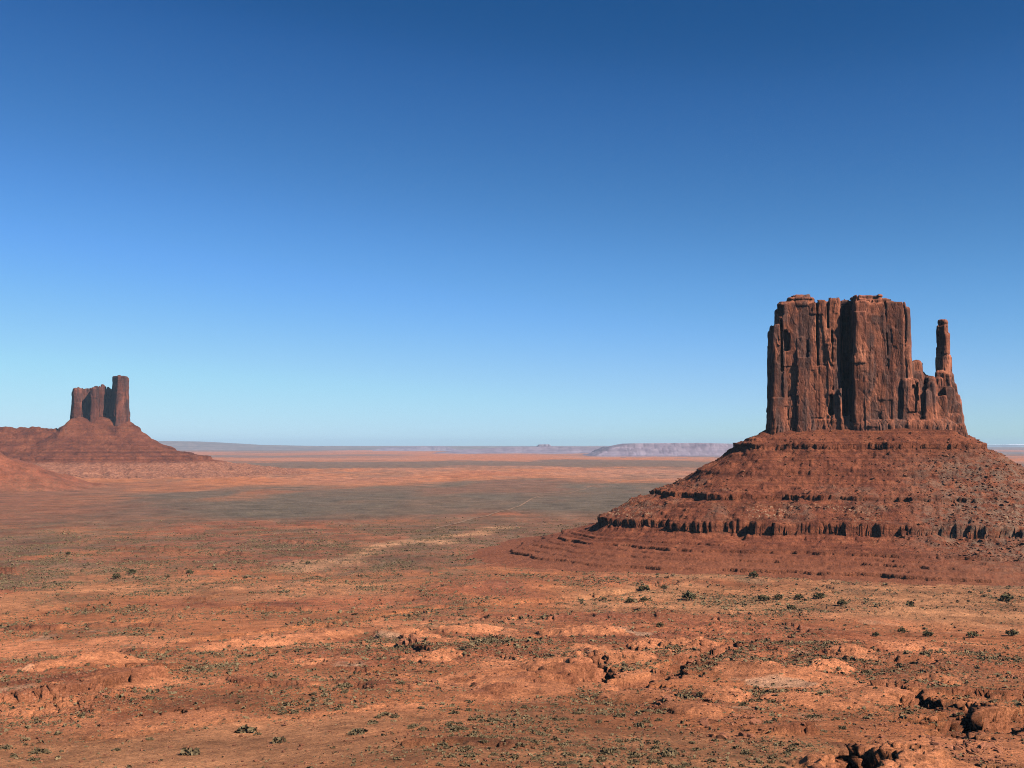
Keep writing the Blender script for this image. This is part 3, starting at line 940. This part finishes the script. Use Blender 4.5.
# ------------------------------------------------------------------ rocks
def ico(sub):
    import bmesh
    bm = bmesh.new()
    bmesh.ops.create_icosphere(bm, subdivisions=sub, radius=1)
    bm.verts.ensure_lookup_table()
    V = np.array([v.co[:] for v in bm.verts]); T = np.array([[v.index for v in f.verts] for f in bm.faces])
    bm.free()
    return V, T
ICO1, ICO2, ICO3 = ico(1), ico(3), ico(3)

def hewn(icos, seed, nplanes=9, flat=.75):
    g = np.random.default_rng(seed)
    V, T = icos
    # six roughly square faces and a few chipped corners
    N = np.vstack([np.vstack([np.eye(3), -np.eye(3)]) + g.normal(size=(6, 3)) * .22, g.normal(size=(max(0, nplanes - 6), 3))])
    N /= np.linalg.norm(N, axis=1)[:, None]
    D = np.concatenate([g.uniform(.45, .72, 6), g.uniform(.75, .95, len(N) - 6)])
    dots = np.maximum(V @ N.T, 1e-3)
    R = np.minimum((D / dots).min(1), 1.3)
    P = V * R[:, None]
    P[:, 2] *= flat
    return P, T

def rubble_mesh(name, X, Y, Z, S):
    protos = [hewn(ICO1, 300 + k, 8, .7) for k in range(7)]
    nv, nt = len(protos[0][0]), len(protos[0][1])
    n = len(X)
    V = np.empty((n, nv, 3), np.float32); T = np.empty((n, nt, 3), np.int32)
    a = rng.uniform(0, 6.28, n)
    for i in range(n):
        P, TT = protos[i % 7]
        c, s = math.cos(a[i]), math.sin(a[i])
        sx, sy, sz = S[i] * rng.uniform(.7, 1.35), S[i] * rng.uniform(.7, 1.1), S[i] * rng.uniform(.6, 1.2)
        V[i, :, 0] = X[i] + (P[:, 0] * c * sx - P[:, 1] * s * sy)
        V[i, :, 1] = Y[i] + (P[:, 0] * s * sx + P[:, 1] * c * sy)
        V[i, :, 2] = Z[i] + P[:, 2] * sz + .15 * S[i]
        T[i] = TT + i * nv
    return mesh_from(name, V.reshape(-1, 3), None, T.reshape(-1, 3), smooth=False)

# ------------------------------------------------------------------ the far butte
C_D = 7000.0
C_X = (98 - 512) / F_PX * C_D
C_TH = math.atan2(C_X, C_D)
C_MU = math.hypot(C_X, C_D) / (F_PX / math.cos(C_TH) ** 2)
C_MZ = C_D / F_PX
def cu(px): return (px - 98) * C_MU
def cz(row): return (HORIZON - row) * C_MZ
FT = np.array([(-200, 215), (0, 170), (32, 142), (36, 133), (66, 108), (74, 86), (130, 56), (136, 48), (215, 14), (300, -20), (312, -34), (400, -48), (408, -58), (500, -68), (512, -88), (640, -112), (820, -140), (1040, -165), (1200, -190), (2600, -260)])
def far_plan(u, v):
    # ridge of the towers
    q = np.hypot(np.maximum(np.abs(u - cu(99.5)) - 165, 0), np.maximum(np.abs(v + 25) - 75, 0)) - np.minimum(np.maximum(165 - np.abs(u - cu(99.5)), 0), np.maximum(75 - np.abs(v + 25), 0))
    # bench running off to the left, 75 m lower
    b = np.hypot(np.maximum(np.abs(u - cu(-80)) - cu(56) + cu(-80), 0), np.maximum(np.abs(v - 120) - 160, 0))
    return q, b
def far_talus(u, v, masks=False):
    u = np.asarray(u, float); v = np.asarray(v, float)
    q, b = far_plan(u, v)
    w = 26 * fbm2(u / 210, v / 210, 3, 131) + 15 * ridged2(u / 75, v / 75, 2, 132)
    e = sstep(0, 90, q)
    z1 = np.interp(q + e * w, FT[:, 0], FT[:, 1])
    zb = np.interp(b + w + 68, FT[:, 0], FT[:, 1])
    z = np.maximum(z1, zb)
    z = z + e * 6 * ridged2(u / 90, v / 90, 4, 133) + e * 3 * noise2(u / 22, v / 22, 134)
    z = z + 13 * sstep(530, 700, q) * ridged2(u / 120, v / 120, 4, 135)
    if not masks: return z
    apron = sstep(520, 640, q + w)
    return z, apron

def build_far_butte():
    root = thing('sandstone_butte', 'distant butte of jagged pillars and one square tower on a stepped red pedestal', 'butte', (C_X, C_D, 0), -C_TH)
    k = 3.2
    zb = 120.0
    def newf(p0, p1, top):
        return Field((cu(p0), -190, zb), (cu(p1), 90, cz(top)), (3.6, 3.8, 3.8))
    def blk(f, p0, p1, v0, v1, row, **kw):
        u0, u1 = cu(p0), cu(p1)
        f.block((u0 + u1) / 2, (v0 + v1) / 2, (u1 - u0) / 2, (v1 - v0) / 2, zb, cz(row), **kw)
    det = rock_detail(k * .8, cz(418), cz(378), .8)
    # the wall behind
    f = newf(64, 120, 372)
    blk(f, 73.5, 116, -14, 40, 391.5, rnd=10, taper=.02)
    blk(f, 73, 80.5, -40, 30, 388.5, rnd=12, taper=.05, rot=.2, top_round=12)
    blk(f, 79, 84, -15, 30, 391, rnd=10, taper=.04)
    blk(f, 83, 92, -8, 35, 390.5, rnd=8, taper=.02)
    blk(f, 86.5, 89, -16, 25, 389.5, rnd=6, taper=.03)
    blk(f, 90, 99, -12, 30, 388.6, rnd=6, taper=.02)
    blk(f, 96, 106, -15, 35, 389, rnd=8, taper=.03)
    blk(f, 100.5, 103.5, -15, 25, 384.5, rnd=5, taper=.06, top_round=6)
    blk(f, 106.8, 108.4, -20, 5, 387, rnd=3, taper=.02)
    blk(f, 109, 110.4, -20, 5, 388.5, rnd=3, taper=.02)
    blk(f, 105, 114, -14, 35, 389.5, rnd=8, taper=.02)
    blk(f, 111.5, 113.2, -18, 15, 387.5, rnd=4, taper=.03)
    for q0, q1, tp in ((77, 78.4, 387.3), (80.6, 81.8, 389.2), (84.4, 85.6, 389.6), (94.6, 96, 386.6), (98.2, 99.2, 386.2), (104.2, 105.2, 386.4)):
        blk(f, q0, q1, -16, 12, tp, rnd=3, taper=.04, top_round=4)
    blk(f, 72, 76, -20, 20, 392.5, rnd=6, taper=.04)
    f.detail(det, 14)
    w = add_obj('cliff', f.mesh('cliff'), MAT_CLIFF_FAR, root)
    w['label'] = 'jagged wall of joined pillars behind the tower'
    f = newf(84, 103, 380)
    blk(f, 91, 95, -118, 10, 389, rnd=8, taper=.02, top_round=10)
    blk(f, 93.5, 97.5, -100, 10, 387.5, rnd=8, taper=.02, top_round=10)
    f.detail(det, 14)
    add_obj('pillar', f.mesh('pillar'), MAT_CLIFF_FAR, root)['label'] = 'slim pillar standing forward of the wall'
    f = newf(104, 136, 369)
    s = 36
    f.block(cu(119.6), -95, s, s, zb, cz(376.5), rot=math.radians(27), rnd=5, taper=.03, top_round=8)
    f.block(cu(120.8), -75, s * .95, s, zb, cz(377.5), rot=math.radians(26), rnd=5, taper=.03, top_round=8)
    f.block(cu(120), -90, s * 1.08, s * 1.08, zb, cz(404), rot=math.radians(27), rnd=5, taper=.04, top_round=8)
    blk(f, 116.5, 120, -112, -60, 375.6, rnd=5, taper=.06, top_round=8)
    f.detail(det, 14)
    add_obj('tower', f.mesh('tower'), MAT_CLIFF_FAR, root)['label'] = 'tall square tower at the right end, one side in shade'
    us = np.concatenate([np.linspace(-1900, -720, 130)[:-1], np.arange(-720, 800, 5.0), np.linspace(804, 2300, 150)])
    vs = np.concatenate([np.linspace(-2000, -700, 180)[:-1], np.arange(-700, 60, 5.0), np.linspace(66, 1700, 80)])
    Ug, Vg = np.meshgrid(us, vs, indexing='ij')
    Z, ap = far_talus(Ug, Vg, True)
    me = mesh_from('talus_slope', np.stack([Ug.ravel(), Vg.ravel(), Z.ravel()], 1), grid_quads(len(us), len(vs)))
    add_float_attr(me, 'grey', 0 * Z); add_float_attr(me, 'pale', ap * .7)
    add_obj('talus_slope', me, MAT_TALUS_FAR, root)
    return root

# ------------------------------------------------------------------ far mesas and hills
def make_far_material(name, lo, hi, snow=None):
    M = Mat(name)
    c = M.ramp(M.noise((.004, .004, .012), 6, .62), [(.35, lo), (.65, hi)])
    st = M.ramp(M.noise((.0002, .0002, .03), 3, .6), [(.38, .75), (.6, 1.15)])
    c = M.mix(c, st, .6, 'MULTIPLY')
    if snow:
        sep = M.n.new('ShaderNodeSeparateXYZ')
        M.l.new(M.tc.outputs['Object'], sep.inputs[0])
        f = M.ramp(M.math('ADD', M.math('DIVIDE', sep.outputs[2], snow), M.math('MULTIPLY', M.noise((.002, .002, .002), 4), .3)), [(.85, 0.0), (1.0, 1.0)])
        c = M.mix(c, (.85, .86, .88), f)
    return M.done(c)
MAT_MESA = make_far_material('hazed_mesa_rock', (.19, .14, .17), (.28, .21, .235))  # lilac of distant haze put into the rock colour itself
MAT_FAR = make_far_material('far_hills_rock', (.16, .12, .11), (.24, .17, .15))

def make_mesa(name, dist, pts, depth, slope, seed, mat, n=420, rim=.35):
    """flat-topped ridge: pts = (px, row) of its skyline, at a given distance"""
    pts = sorted(pts)
    px = np.array([p[0] for p in pts], float); rows = np.array([p[1] for p in pts], float)
    xs = (px - 512) / F_PX * dist
    top = np.array([ray(512, q)[1] for q in rows]) * dist
    base = -178.0
    x0, x1 = xs[0] - slope, xs[-1] + slope
    gx = np.linspace(x0, x1, n)
    gy = np.concatenate([np.linspace(-slope * 1.3, depth * .4, 90), np.linspace(depth * .45, depth + slope * 1.3, 30)])
    X, Y = np.meshgrid(gx, gy, indexing='ij')
    H = np.interp(X, xs, top) - base
    w = slope * (.22 * fbm2(X / (slope * 1.3), Y / (slope * 1.3), 4, seed) + .10 * ridged2(X / (slope * .45), Y / (slope * .45), 3, seed + 5))
    d = np.maximum(np.maximum(-Y, Y - depth), np.maximum(xs[0] - X, X - xs[-1])) + w * .8
    t = np.clip(1 - d / slope, 0, 1)
    shape = np.where(t > 1 - rim * .35, 1.0, np.where(t > 1 - rim, .72 + .28 * sstep(1 - rim, 1 - rim * .35, t), .72 * (t / (1 - rim)) ** 1.25))
    Z = base - 6 + (H + 4) * shape
    me = mesh_from(name, np.stack([X.ravel(), (Y + dist).ravel(), Z.ravel()], 1), grid_quads(len(gx), len(gy)))
    return add_obj(name, me, mat)

def build_far():
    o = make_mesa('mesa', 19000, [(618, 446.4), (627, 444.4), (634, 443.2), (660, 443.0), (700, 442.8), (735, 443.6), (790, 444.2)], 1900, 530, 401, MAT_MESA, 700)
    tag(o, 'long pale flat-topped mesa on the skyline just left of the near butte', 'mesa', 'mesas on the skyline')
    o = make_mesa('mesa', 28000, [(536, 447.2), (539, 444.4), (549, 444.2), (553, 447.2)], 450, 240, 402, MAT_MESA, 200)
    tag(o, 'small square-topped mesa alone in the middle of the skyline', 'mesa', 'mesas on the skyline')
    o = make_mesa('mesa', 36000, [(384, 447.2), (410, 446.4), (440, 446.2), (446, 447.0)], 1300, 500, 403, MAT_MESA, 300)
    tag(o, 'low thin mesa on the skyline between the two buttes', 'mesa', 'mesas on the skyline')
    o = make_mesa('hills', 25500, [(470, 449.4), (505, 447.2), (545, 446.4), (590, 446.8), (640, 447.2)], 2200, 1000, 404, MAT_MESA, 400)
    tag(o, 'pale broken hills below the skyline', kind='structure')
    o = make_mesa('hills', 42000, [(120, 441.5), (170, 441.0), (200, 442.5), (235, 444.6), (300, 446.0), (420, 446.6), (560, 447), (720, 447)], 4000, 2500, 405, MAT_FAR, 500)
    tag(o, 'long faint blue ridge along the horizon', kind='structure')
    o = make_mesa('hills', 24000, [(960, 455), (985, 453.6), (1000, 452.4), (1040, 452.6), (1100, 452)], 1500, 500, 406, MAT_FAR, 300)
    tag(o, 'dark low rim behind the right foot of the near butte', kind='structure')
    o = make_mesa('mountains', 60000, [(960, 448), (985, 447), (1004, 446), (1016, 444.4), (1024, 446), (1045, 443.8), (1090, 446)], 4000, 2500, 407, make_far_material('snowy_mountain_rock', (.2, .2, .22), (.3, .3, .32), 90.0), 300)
    tag(o, 'faint snow-topped mountains at the far right horizon', kind='structure')

# ------------------------------------------------------------------ plants
def leaf_cloud(n, seed, w=1.0, h=.7, leaf=.22, core=True):
    g = np.random.default_rng(seed)
    d = g.normal(size=(n, 3)); d /= np.linalg.norm(d, axis=1)[:, None]
    d[:, 2] = np.abs(d[:, 2])
    rad = g.uniform(.45, 1.0, n) ** .6
    lump = 1 + .28 * np.sin(d[:, 0] * 5 + seed) * np.cos(d[:, 1] * 4 + 2 * seed)
    c = d * (rad * lump)[:, None] * np.array([w, w * .9, h])
    c[:, 2] += .04
    a = g.normal(size=(n, 3)); a /= np.linalg.norm(a, axis=1)[:, None]
    b = np.cross(a, g.normal(size=(n, 3))); b /= np.linalg.norm(b, axis=1)[:, None]
    s = leaf * g.uniform(.6, 1.5, n)[:, None]
    q = np.stack([c - a * s - b * s * .6, c + a * s - b * s * .7, c + a * s * .8 + b * s * .7, c - a * s * .9 + b * s * .6], 1)
    q[:, :, 2] = np.maximum(q[:, :, 2], -.05)
    return q                                            # n,4,3

def cloud_mesh(name, q):
    q = q.reshape(-1, 3)
    return mesh_from(name, q, np.arange(len(q)).reshape(-1, 4), smooth=False)

def tube(pts, rad, seg=6):
    V, Q = [], []
    for i, (p, r) in enumerate(zip(pts, rad)):
        for k in range(seg):
            t = 2 * math.pi * k / seg
            V.append((p[0] + r * math.cos(t), p[1] + r * math.sin(t), p[2]))
    for i in range(len(pts) - 1):
        for k in range(seg):
            Q.append((i * seg + k, i * seg + (k + 1) % seg, (i + 1) * seg + (k + 1) % seg, (i + 1) * seg + k))
    return V, Q

JUNIPERS = [  # px, row of the foot, width px, label
    (764, 600, 11, 'dark juniper, second from left in the row of bushes on tan sand below the butte'),
    (778, 599, 9, 'greyish juniper close beside a darker one on the tan sand below the butte'),
    (791, 609, 9, 'round dark juniper standing nearer than the row on tan sand below the butte'),
    (799, 599, 9, 'small juniper in the middle of the row on tan sand below the butte'),
    (819, 599, 12, 'wide grey-green juniper at the right end of the row on tan sand'),
    (842, 607, 10, 'leaning dark juniper just right of the row on tan sand'),
    (910, 607, 9, 'small dark juniper alone on the tan sand under the right flank of the butte'),
    (1007, 600, 13, 'wide dark juniper on tan sand near the right edge, up by the butte'),
    (876, 635, 7, 'little round juniper, leftmost of five on the scrub plain at right'),
    (902, 631, 9, 'broad low juniper, second of five on the scrub plain at right'),
    (928, 634, 11, 'spreading juniper in the middle of five on the scrub plain at right'),
    (973, 636, 12, 'round juniper on a visible trunk, fourth of five on the scrub plain at right'),
    (1012, 635, 12, 'ragged juniper nearest the right edge, last of five on the scrub plain'),
    (689, 599, 13, 'wide grey juniper thicket at the left end of the tan sand below the butte'),
    (754, 579, 10, 'juniper right against the foot of the red layered ledges'),
    (604, 599, 6, 'small upright dark juniper, leftmost near the tan patch left of the butte foot'),
    (644, 589, 12, 'elongated dark juniper on the tan patch below the layered ledges'),
    (664, 586, 8, 'juniper close under the red ledges, right of a longer dark one'),
    (630, 602, 9, 'low juniper at the near side of the tan patch below the ledges'),
    (644, 601, 8, 'pale low juniper beside another on the near side of the tan patch'),
    (132, 574, 8, 'dark round juniper on the red flats at left, third of four in a line'),
    (190, 574, 7, 'dark juniper, rightmost of the line on the red flats at left'),
    (168, 577, 4, 'tiny dark juniper between two larger ones on the red flats at left'),
    (116, 579, 9, 'pale green juniper, leftmost of the line on the red flats at left'),
    (68, 555, 5, 'lone dark juniper far out on the red flats at left'),
    (245, 578, 5, 'small juniper alone at the right of the line on the red flats'),
    (308, 565, 5, 'small far juniper on the pale strip left of the layered apron'),
    (660, 627, 8, 'grey juniper beside a dark wash on the plain in front of the butte'),
]
SHRUB_SPOTS = [(246, 730, 17), (190, 751, 19), (279, 742, 15), (116, 745, 8), (40, 747, 13), (257, 732, 8), (357, 739, 20), (385, 719, 12), (272, 683, 11),
               (412, 734, 9), (373, 728, 10), (610, 757, 16), (670, 757, 16), (745, 757, 10), (715, 743, 8), (540, 740, 10), (455, 717, 8), (345, 690, 12),
               (366, 645, 9), (400, 690, 9), (395, 721, 9), (480, 722, 8), (640, 728, 12), (570, 735, 10), (700, 700, 9), (820, 705, 8), (900, 668, 11), (925, 660, 10)]

def build_plants(tal):
    jm = []
    for k in range(4):
        cw = leaf_cloud(190, 500 + k, 1.15, 1.25, .16)
        cw[:, :, 2] += .32
        V, Q = tube([(0, 0, -.3), (.04, .02, .25), (-.03, .05, .7), (.05, 0, 1.1)], [.16, .12, .09, .04])
        jm.append((cloud_mesh('crown', cw), mesh_from('trunk', V, Q)))
    for a, b in jm:
        a.materials.append(MAT_JUNIPER); b.materials.append(MAT_BARK)
    for i, (px, row, w, label) in enumerate(JUNIPERS):
        x, y = W(px, row)
        z = float(terrain(np.array([x]), np.array([y]))[0])
        s = .46 * w * y / F_PX
        r = thing('juniper_tree', label, 'juniper', (x, y, z), random.uniform(0, 6.28), 'junipers dotted over the valley floor')
        for nm, me in zip(('crown', 'trunk'), jm[i % 4]):
            o = bpy.data.objects.new(nm, me); COL.objects.link(o); o.parent = r
        r.scale = (s, s, s * random.uniform(.65, .9))
    # scrub: uniform per area, thinner on bare rock and on the sand at lower left
    n = 900000
    a = rng.uniform(math.radians(-30), math.radians(30), n)
    r = np.sqrt(rng.uniform(185 ** 2, 2600 ** 2, n))
    r[:150000] = np.sqrt(rng.uniform(185 ** 2, 700 ** 2, 150000))
    X, Y = np.sin(a) * r, np.cos(a) * r
    Z, c, veg, stone = terrain(X, Y, True)
    patch = sstep(-.12, .25, fbm2(X / 38, Y / 55, 4, 601)) * .75 + .25
    keep = rng.random(n) < np.clip(veg * 1.5, 0, 1) * patch * sstep(2600, 1500, r)
    cu_, su_ = math.cos(B_TH), math.sin(B_TH)
    U = (X - B_X) * cu_ - (Y - B_D) * su_; V_ = (X - B_X) * su_ + (Y - B_D) * cu_
    keep &= near_talus(U, V_) < Z - .2
    X, Y, Z, r = X[keep], Y[keep], Z[keep], r[keep]
    S = (.20 + .38 * rng.random(len(X)) ** 2 + 1.1 * rng.random(len(X)) ** 16) * np.interp(r, [200, 500, 1000], [.85, 1.0, 1.45])
    order = np.argsort(-(S / r))
    n_one = 300 - len(SHRUB_SPOTS)
    protos = []
    for k in range(6):
        me = cloud_mesh('desert_shrub', leaf_cloud(120, 520 + k, 1.0, .62, .16))
        me.materials.append(MAT_SHRUB); protos.append(me)
    def put(i, x, y, z, s):
        o = bpy.data.objects.new('desert_shrub', protos[i % 6])
        COL.objects.link(o)
        o.location = (x, y, z); o.rotation_euler = (0, 0, random.uniform(0, 6.28)); o.scale = (s * random.uniform(.9, 1.35), s, s * random.uniform(.75, 1.1))
        tag(o, 'low grey-green desert shrub rooted in the red ground of the nearer slopes', 'shrub', 'desert shrubs scattered over the nearer slopes')
    for i, (px, row, w) in enumerate(SHRUB_SPOTS):
        x, y = W(px, row)
        z = float(terrain(np.array([x]), np.array([y]))[0])
        put(i, x, y, z, .5 * w * y / F_PX)
    for i in order[:n_one]:
        put(int(i), X[i], Y[i], Z[i], S[i])
    rest = order[n_one:]
    pr = np.stack([leaf_cloud(6, 540 + k, 1.0, .8, .48) for k in range(12)])     # 12,6,4,3
    q = pr[np.arange(len(rest)) % 12].astype(np.float32)
    t = rng.uniform(0, 6.28, len(rest))
    ct, st = np.cos(t)[:, None, None], np.sin(t)[:, None, None]
    s = S[rest][:, None, None]
    out = np.empty_like(q)
    out[..., 0] = X[rest][:, None, None] + s * (q[..., 0] * ct - q[..., 1] * st)
    out[..., 1] = Y[rest][:, None, None] + s * (q[..., 0] * st + q[..., 1] * ct)
    out[..., 2] = Z[rest][:, None, None] + s * q[..., 2]
    o = add_obj('scrub', cloud_mesh('scrub', out), MAT_SHRUB)
    tag(o, 'thin carpet of small grey-green scrub dotted across the valley floor', kind='stuff')
    print('scrub', len(rest))

# ------------------------------------------------------------------ boulders and outcrops
OUTCROPS = [  # px, row, half width px, height/width, label
    (412, 646, 14, .75, 'jagged dark red outcrop of broken blocks left of centre'),
    (530, 643, 13, .35, 'low dark rock ledge lying on open scrub in the centre'),
    (583, 652, 11, .5, 'black shadowed outcrop under the orange dome right of centre'),
    (700, 660, 13, .45, 'tilted slab outcrop beside the dark wash right of centre'),
    (665, 672, 8, .5, 'small dark outcrop at the low end of the wash'),
    (936, 690, 10, .7, 'knobbly outcrop standing above the dark gullies at lower right'),
    (1016, 678, 10, .7, 'dark blocky outcrop by the right edge'),
    (985, 722, 15, .20, 'low red broken shelf between the two dark gullies at lower right'),
    (150, 673, 9, .4, 'dark layered ledge end beside the orange slickrock at left'),
    (856, 752, 15, .26, 'dark heap of broken rock in the bottom right foreground'),
    (836, 660, 8, .5, 'small dark outcrop on the left of an orange dome at right'),
]
def outcrop_mesh(seed, w, hr):
    g = np.random.default_rng(seed)
    Vs, Ts, n = [], [], 0
    for k in range(26):
        P, T = hewn(ICO2, seed * 50 + k, 10, .8)
        t = k / 25 * 2 - 1
        s = w * g.uniform(.12, .34)
        P = P * np.array([s * g.uniform(.8, 1.3), s * g.uniform(.7, 1.1), w * hr * g.uniform(.45, 1.0) * (1 - .5 * abs(t))])
        a = g.uniform(0, 3.1)
        R = np.array([[math.cos(a), -math.sin(a), 0], [math.sin(a), math.cos(a), 0], [0, 0, 1]])
        P = P @ R.T + np.array([t * w * .8, g.uniform(-.35, .35) * w, w * hr * g.uniform(.0, .25)])
        Vs.append(P); Ts.append(T + n); n += len(P)
    return mesh_from('rock_outcrop', np.vstack(Vs), None, np.vstack(Ts), smooth=False)

FIELDS = [  # px0, px1, row0, row1, how many, size, group phrase, label
    (700, 762, 702, 742, 26, 1.0, 'boulders strewn down the slope right of centre', 'angular red boulder strewn with others down the slope right of centre'),
    (935, 1002, 744, 770, 26, .95, 'pale boulders spilled at the bottom right corner', 'pale angular boulder spilled with others at the bottom right corner'),
    (862, 930, 718, 742, 18, .7, 'boulders below the dark gullies', 'small boulder scattered with others below the dark gullies'),
    (640, 672, 688, 712, 16, 1.0, 'blocks fallen below the orange dome', 'fallen block lying with others below the orange dome'),
    (395, 475, 660, 695, 22, 1.0, 'broken blocks left of centre', 'broken red block lying with others below the jagged outcrop'),
    (330, 420, 678, 692, 10, 1.0, 'blocks along the low ledge', 'flat red block lying along the low ledge left of centre'),
    (0, 120, 702, 712, 12, .8, 'blocks fallen from the long ledge', 'small block fallen from the long ledge at lower left'),
    (845, 875, 744, 768, 12, .7, 'dark blocks in the bottom right foreground', 'dark block piled with others in the bottom right foreground'),
]
def build_rocks():
    for i, (px, row, w, hr, label) in enumerate(OUTCROPS):
        x, y = W(px, row)
        z = float(terrain(np.array([x]), np.array([y]))[0])
        m = w * y / F_PX
        o = add_obj('rock_outcrop', outcrop_mesh(700 + i, m, hr), MAT_ROCK, loc=(x, y, z - .1 * m))
        o.rotation_euler = (0, 0, random.uniform(-.2, .2))
        tag(o, label, 'outcrop', 'rock outcrops in the valley')
    protos = []
    for k in range(8):
        P, T = hewn(ICO2, 800 + k, 11, .75)
        protos.append(mesh_from('boulder', P, None, T, smooth=False))
        protos[-1].materials.append(MAT_ROCK)
    pale = []
    for k in range(4):
        P, T = hewn(ICO2, 850 + k, 11, .75)
        pale.append(mesh_from('boulder', P, None, T, smooth=False))
        pale[-1].materials.append(MAT_ROCK_PALE)
    j = 0
    RX, RY, RS = [], [], []
    for fi, (p0, p1, r0, r1, n, s, grp, label) in enumerate(FIELDS):
        for k in range(n):
            x, y = W(random.uniform(p0, p1), random.uniform(r0, r1))
            z = float(terrain(np.array([x]), np.array([y]))[0])
            m = 1.25 * s * random.uniform(.5, 1.35)
            src = pale if fi == 1 else protos
            o = bpy.data.objects.new('boulder', src[j % len(src)])
            COL.objects.link(o)
            o.location = (x, y, z + .2 * m)
            o.rotation_euler = (random.uniform(-.3, .3), random.uniform(-.3, .3), random.uniform(0, 6.28))
            o.scale = (m * random.uniform(.8, 1.5), m * random.uniform(.7, 1.1), m * random.uniform(.7, 1.1))
            tag(o, label, 'boulder', grp)
            j += 1
        for k in range(n * 8):
            x, y = W(random.uniform(p0 - 8, p1 + 8), random.uniform(r0 - 3, r1 + 3))
            RX.append(x); RY.append(y); RS.append(s * random.uniform(.25, .85))
    # loose stones over the rocky ground
    n = 150000
    a = rng.uniform(math.radians(-29), math.radians(29), n)
    r = np.sqrt(rng.uniform(185 ** 2, 750 ** 2, n))
    X, Y = np.sin(a) * r, np.cos(a) * r
    Z, c, veg, stone = terrain(X, Y, True)
    k = rng.random(n) < .10 + stone * 1.3 * sstep(-.1, .3, fbm2(X / 28, Y / 28, 3, 901))
    X = np.concatenate([X[k], RX]); Y = np.concatenate([Y[k], RY])
    S = np.concatenate([.14 + .24 * rng.random(k.sum()) + .8 * rng.random(k.sum()) ** 12, RS])
    Z = terrain(X, Y)
    o = add_obj('rubble', rubble_mesh('rubble', X, Y, Z, S), MAT_ROCK)
    tag(o, 'loose stones strewn over the rocky ground', kind='stuff')
    print('stones', len(X))

def build_road():
    M = Mat('dirt_track_sand')
    mat = M.done(M.ramp(M.noise((.05, .05, .05), 4), [(.3, (.22, .125, .075)), (.7, (.30, .17, .10))]))
    pts = [W(*q) for q in [(430, 531), (470, 520), (505, 511), (520, 506), (531, 499), (545, 495), (566, 494), (580, 490), (594, 485), (625, 480), (670, 477)]]
    P = []
    for (ax, ay), (bx, by) in zip(pts[:-1], pts[1:]):
        for t in np.linspace(0, 1, 40, endpoint=False):
            P.append((ax + (bx - ax) * t, ay + (by - ay) * t))
    P = np.array(P)
    ker = np.ones(25) / 25
    P = np.stack([np.convolve(np.pad(P[:, k], 12, 'edge'), ker, 'valid') for k in (0, 1)], 1)
    T = np.gradient(P, axis=0); T /= np.linalg.norm(T, axis=1)[:, None]
    N = np.stack([-T[:, 1], T[:, 0]], 1)
    L, R = P + N * 3.2, P - N * 3.2
    xs = np.stack([L, P, R], 1)
    z = terrain(xs[..., 0], xs[..., 1]) + .9
    V = np.concatenate([xs, z[..., None]], 2).reshape(-1, 3)
    o = add_obj('dirt_road', mesh_from('dirt_road', V, grid_quads(len(P), 3)[:, ::-1]), mat)
    tag(o, 'thin pale dirt road crossing the grey plain', kind='structure')

def build_haze():
    import bmesh
    bm = bmesh.new()
    bmesh.ops.create_cube(bm, size=1)
    me = bpy.data.meshes.new('haze'); bm.to_mesh(me); bm.free()
    m = bpy.data.materials.new('haze_air'); m.use_nodes = True
    n, l = m.node_tree.nodes, m.node_tree.links
    n.clear()
    out = n.new('ShaderNodeOutputMaterial'); v = n.new('ShaderNodeVolumePrincipled')
    v.inputs['Color'].default_value = (.62, .83, 1.0, 1)
    v.inputs['Density'].default_value = HAZE_DENSITY
    v.inputs['Anisotropy'].default_value = 0.0
    l.new(v.outputs[0], out.inputs['Volume'])
    o = add_obj('haze', me, m)
    zlo, zhi = -236.0, 470.0
    o.scale = (190000, 190000, zhi - zlo)
    o.location = (0, 0, (zlo + zhi) / 2)
    tag(o, 'thin blue air over the whole valley', kind='stuff')

import time
_t = time.time()
def tick(s):
    global _t
    print('%-12s %.1fs' % (s, time.time() - _t)); _t = time.time()
build_ground(); tick('ground')
build_near_butte(); tick('near butte')
build_far_butte(); tick('far butte')
build_far(); tick('far')
build_road()
build_rocks(); tick('rocks')
build_plants(None); tick('plants')
build_haze()
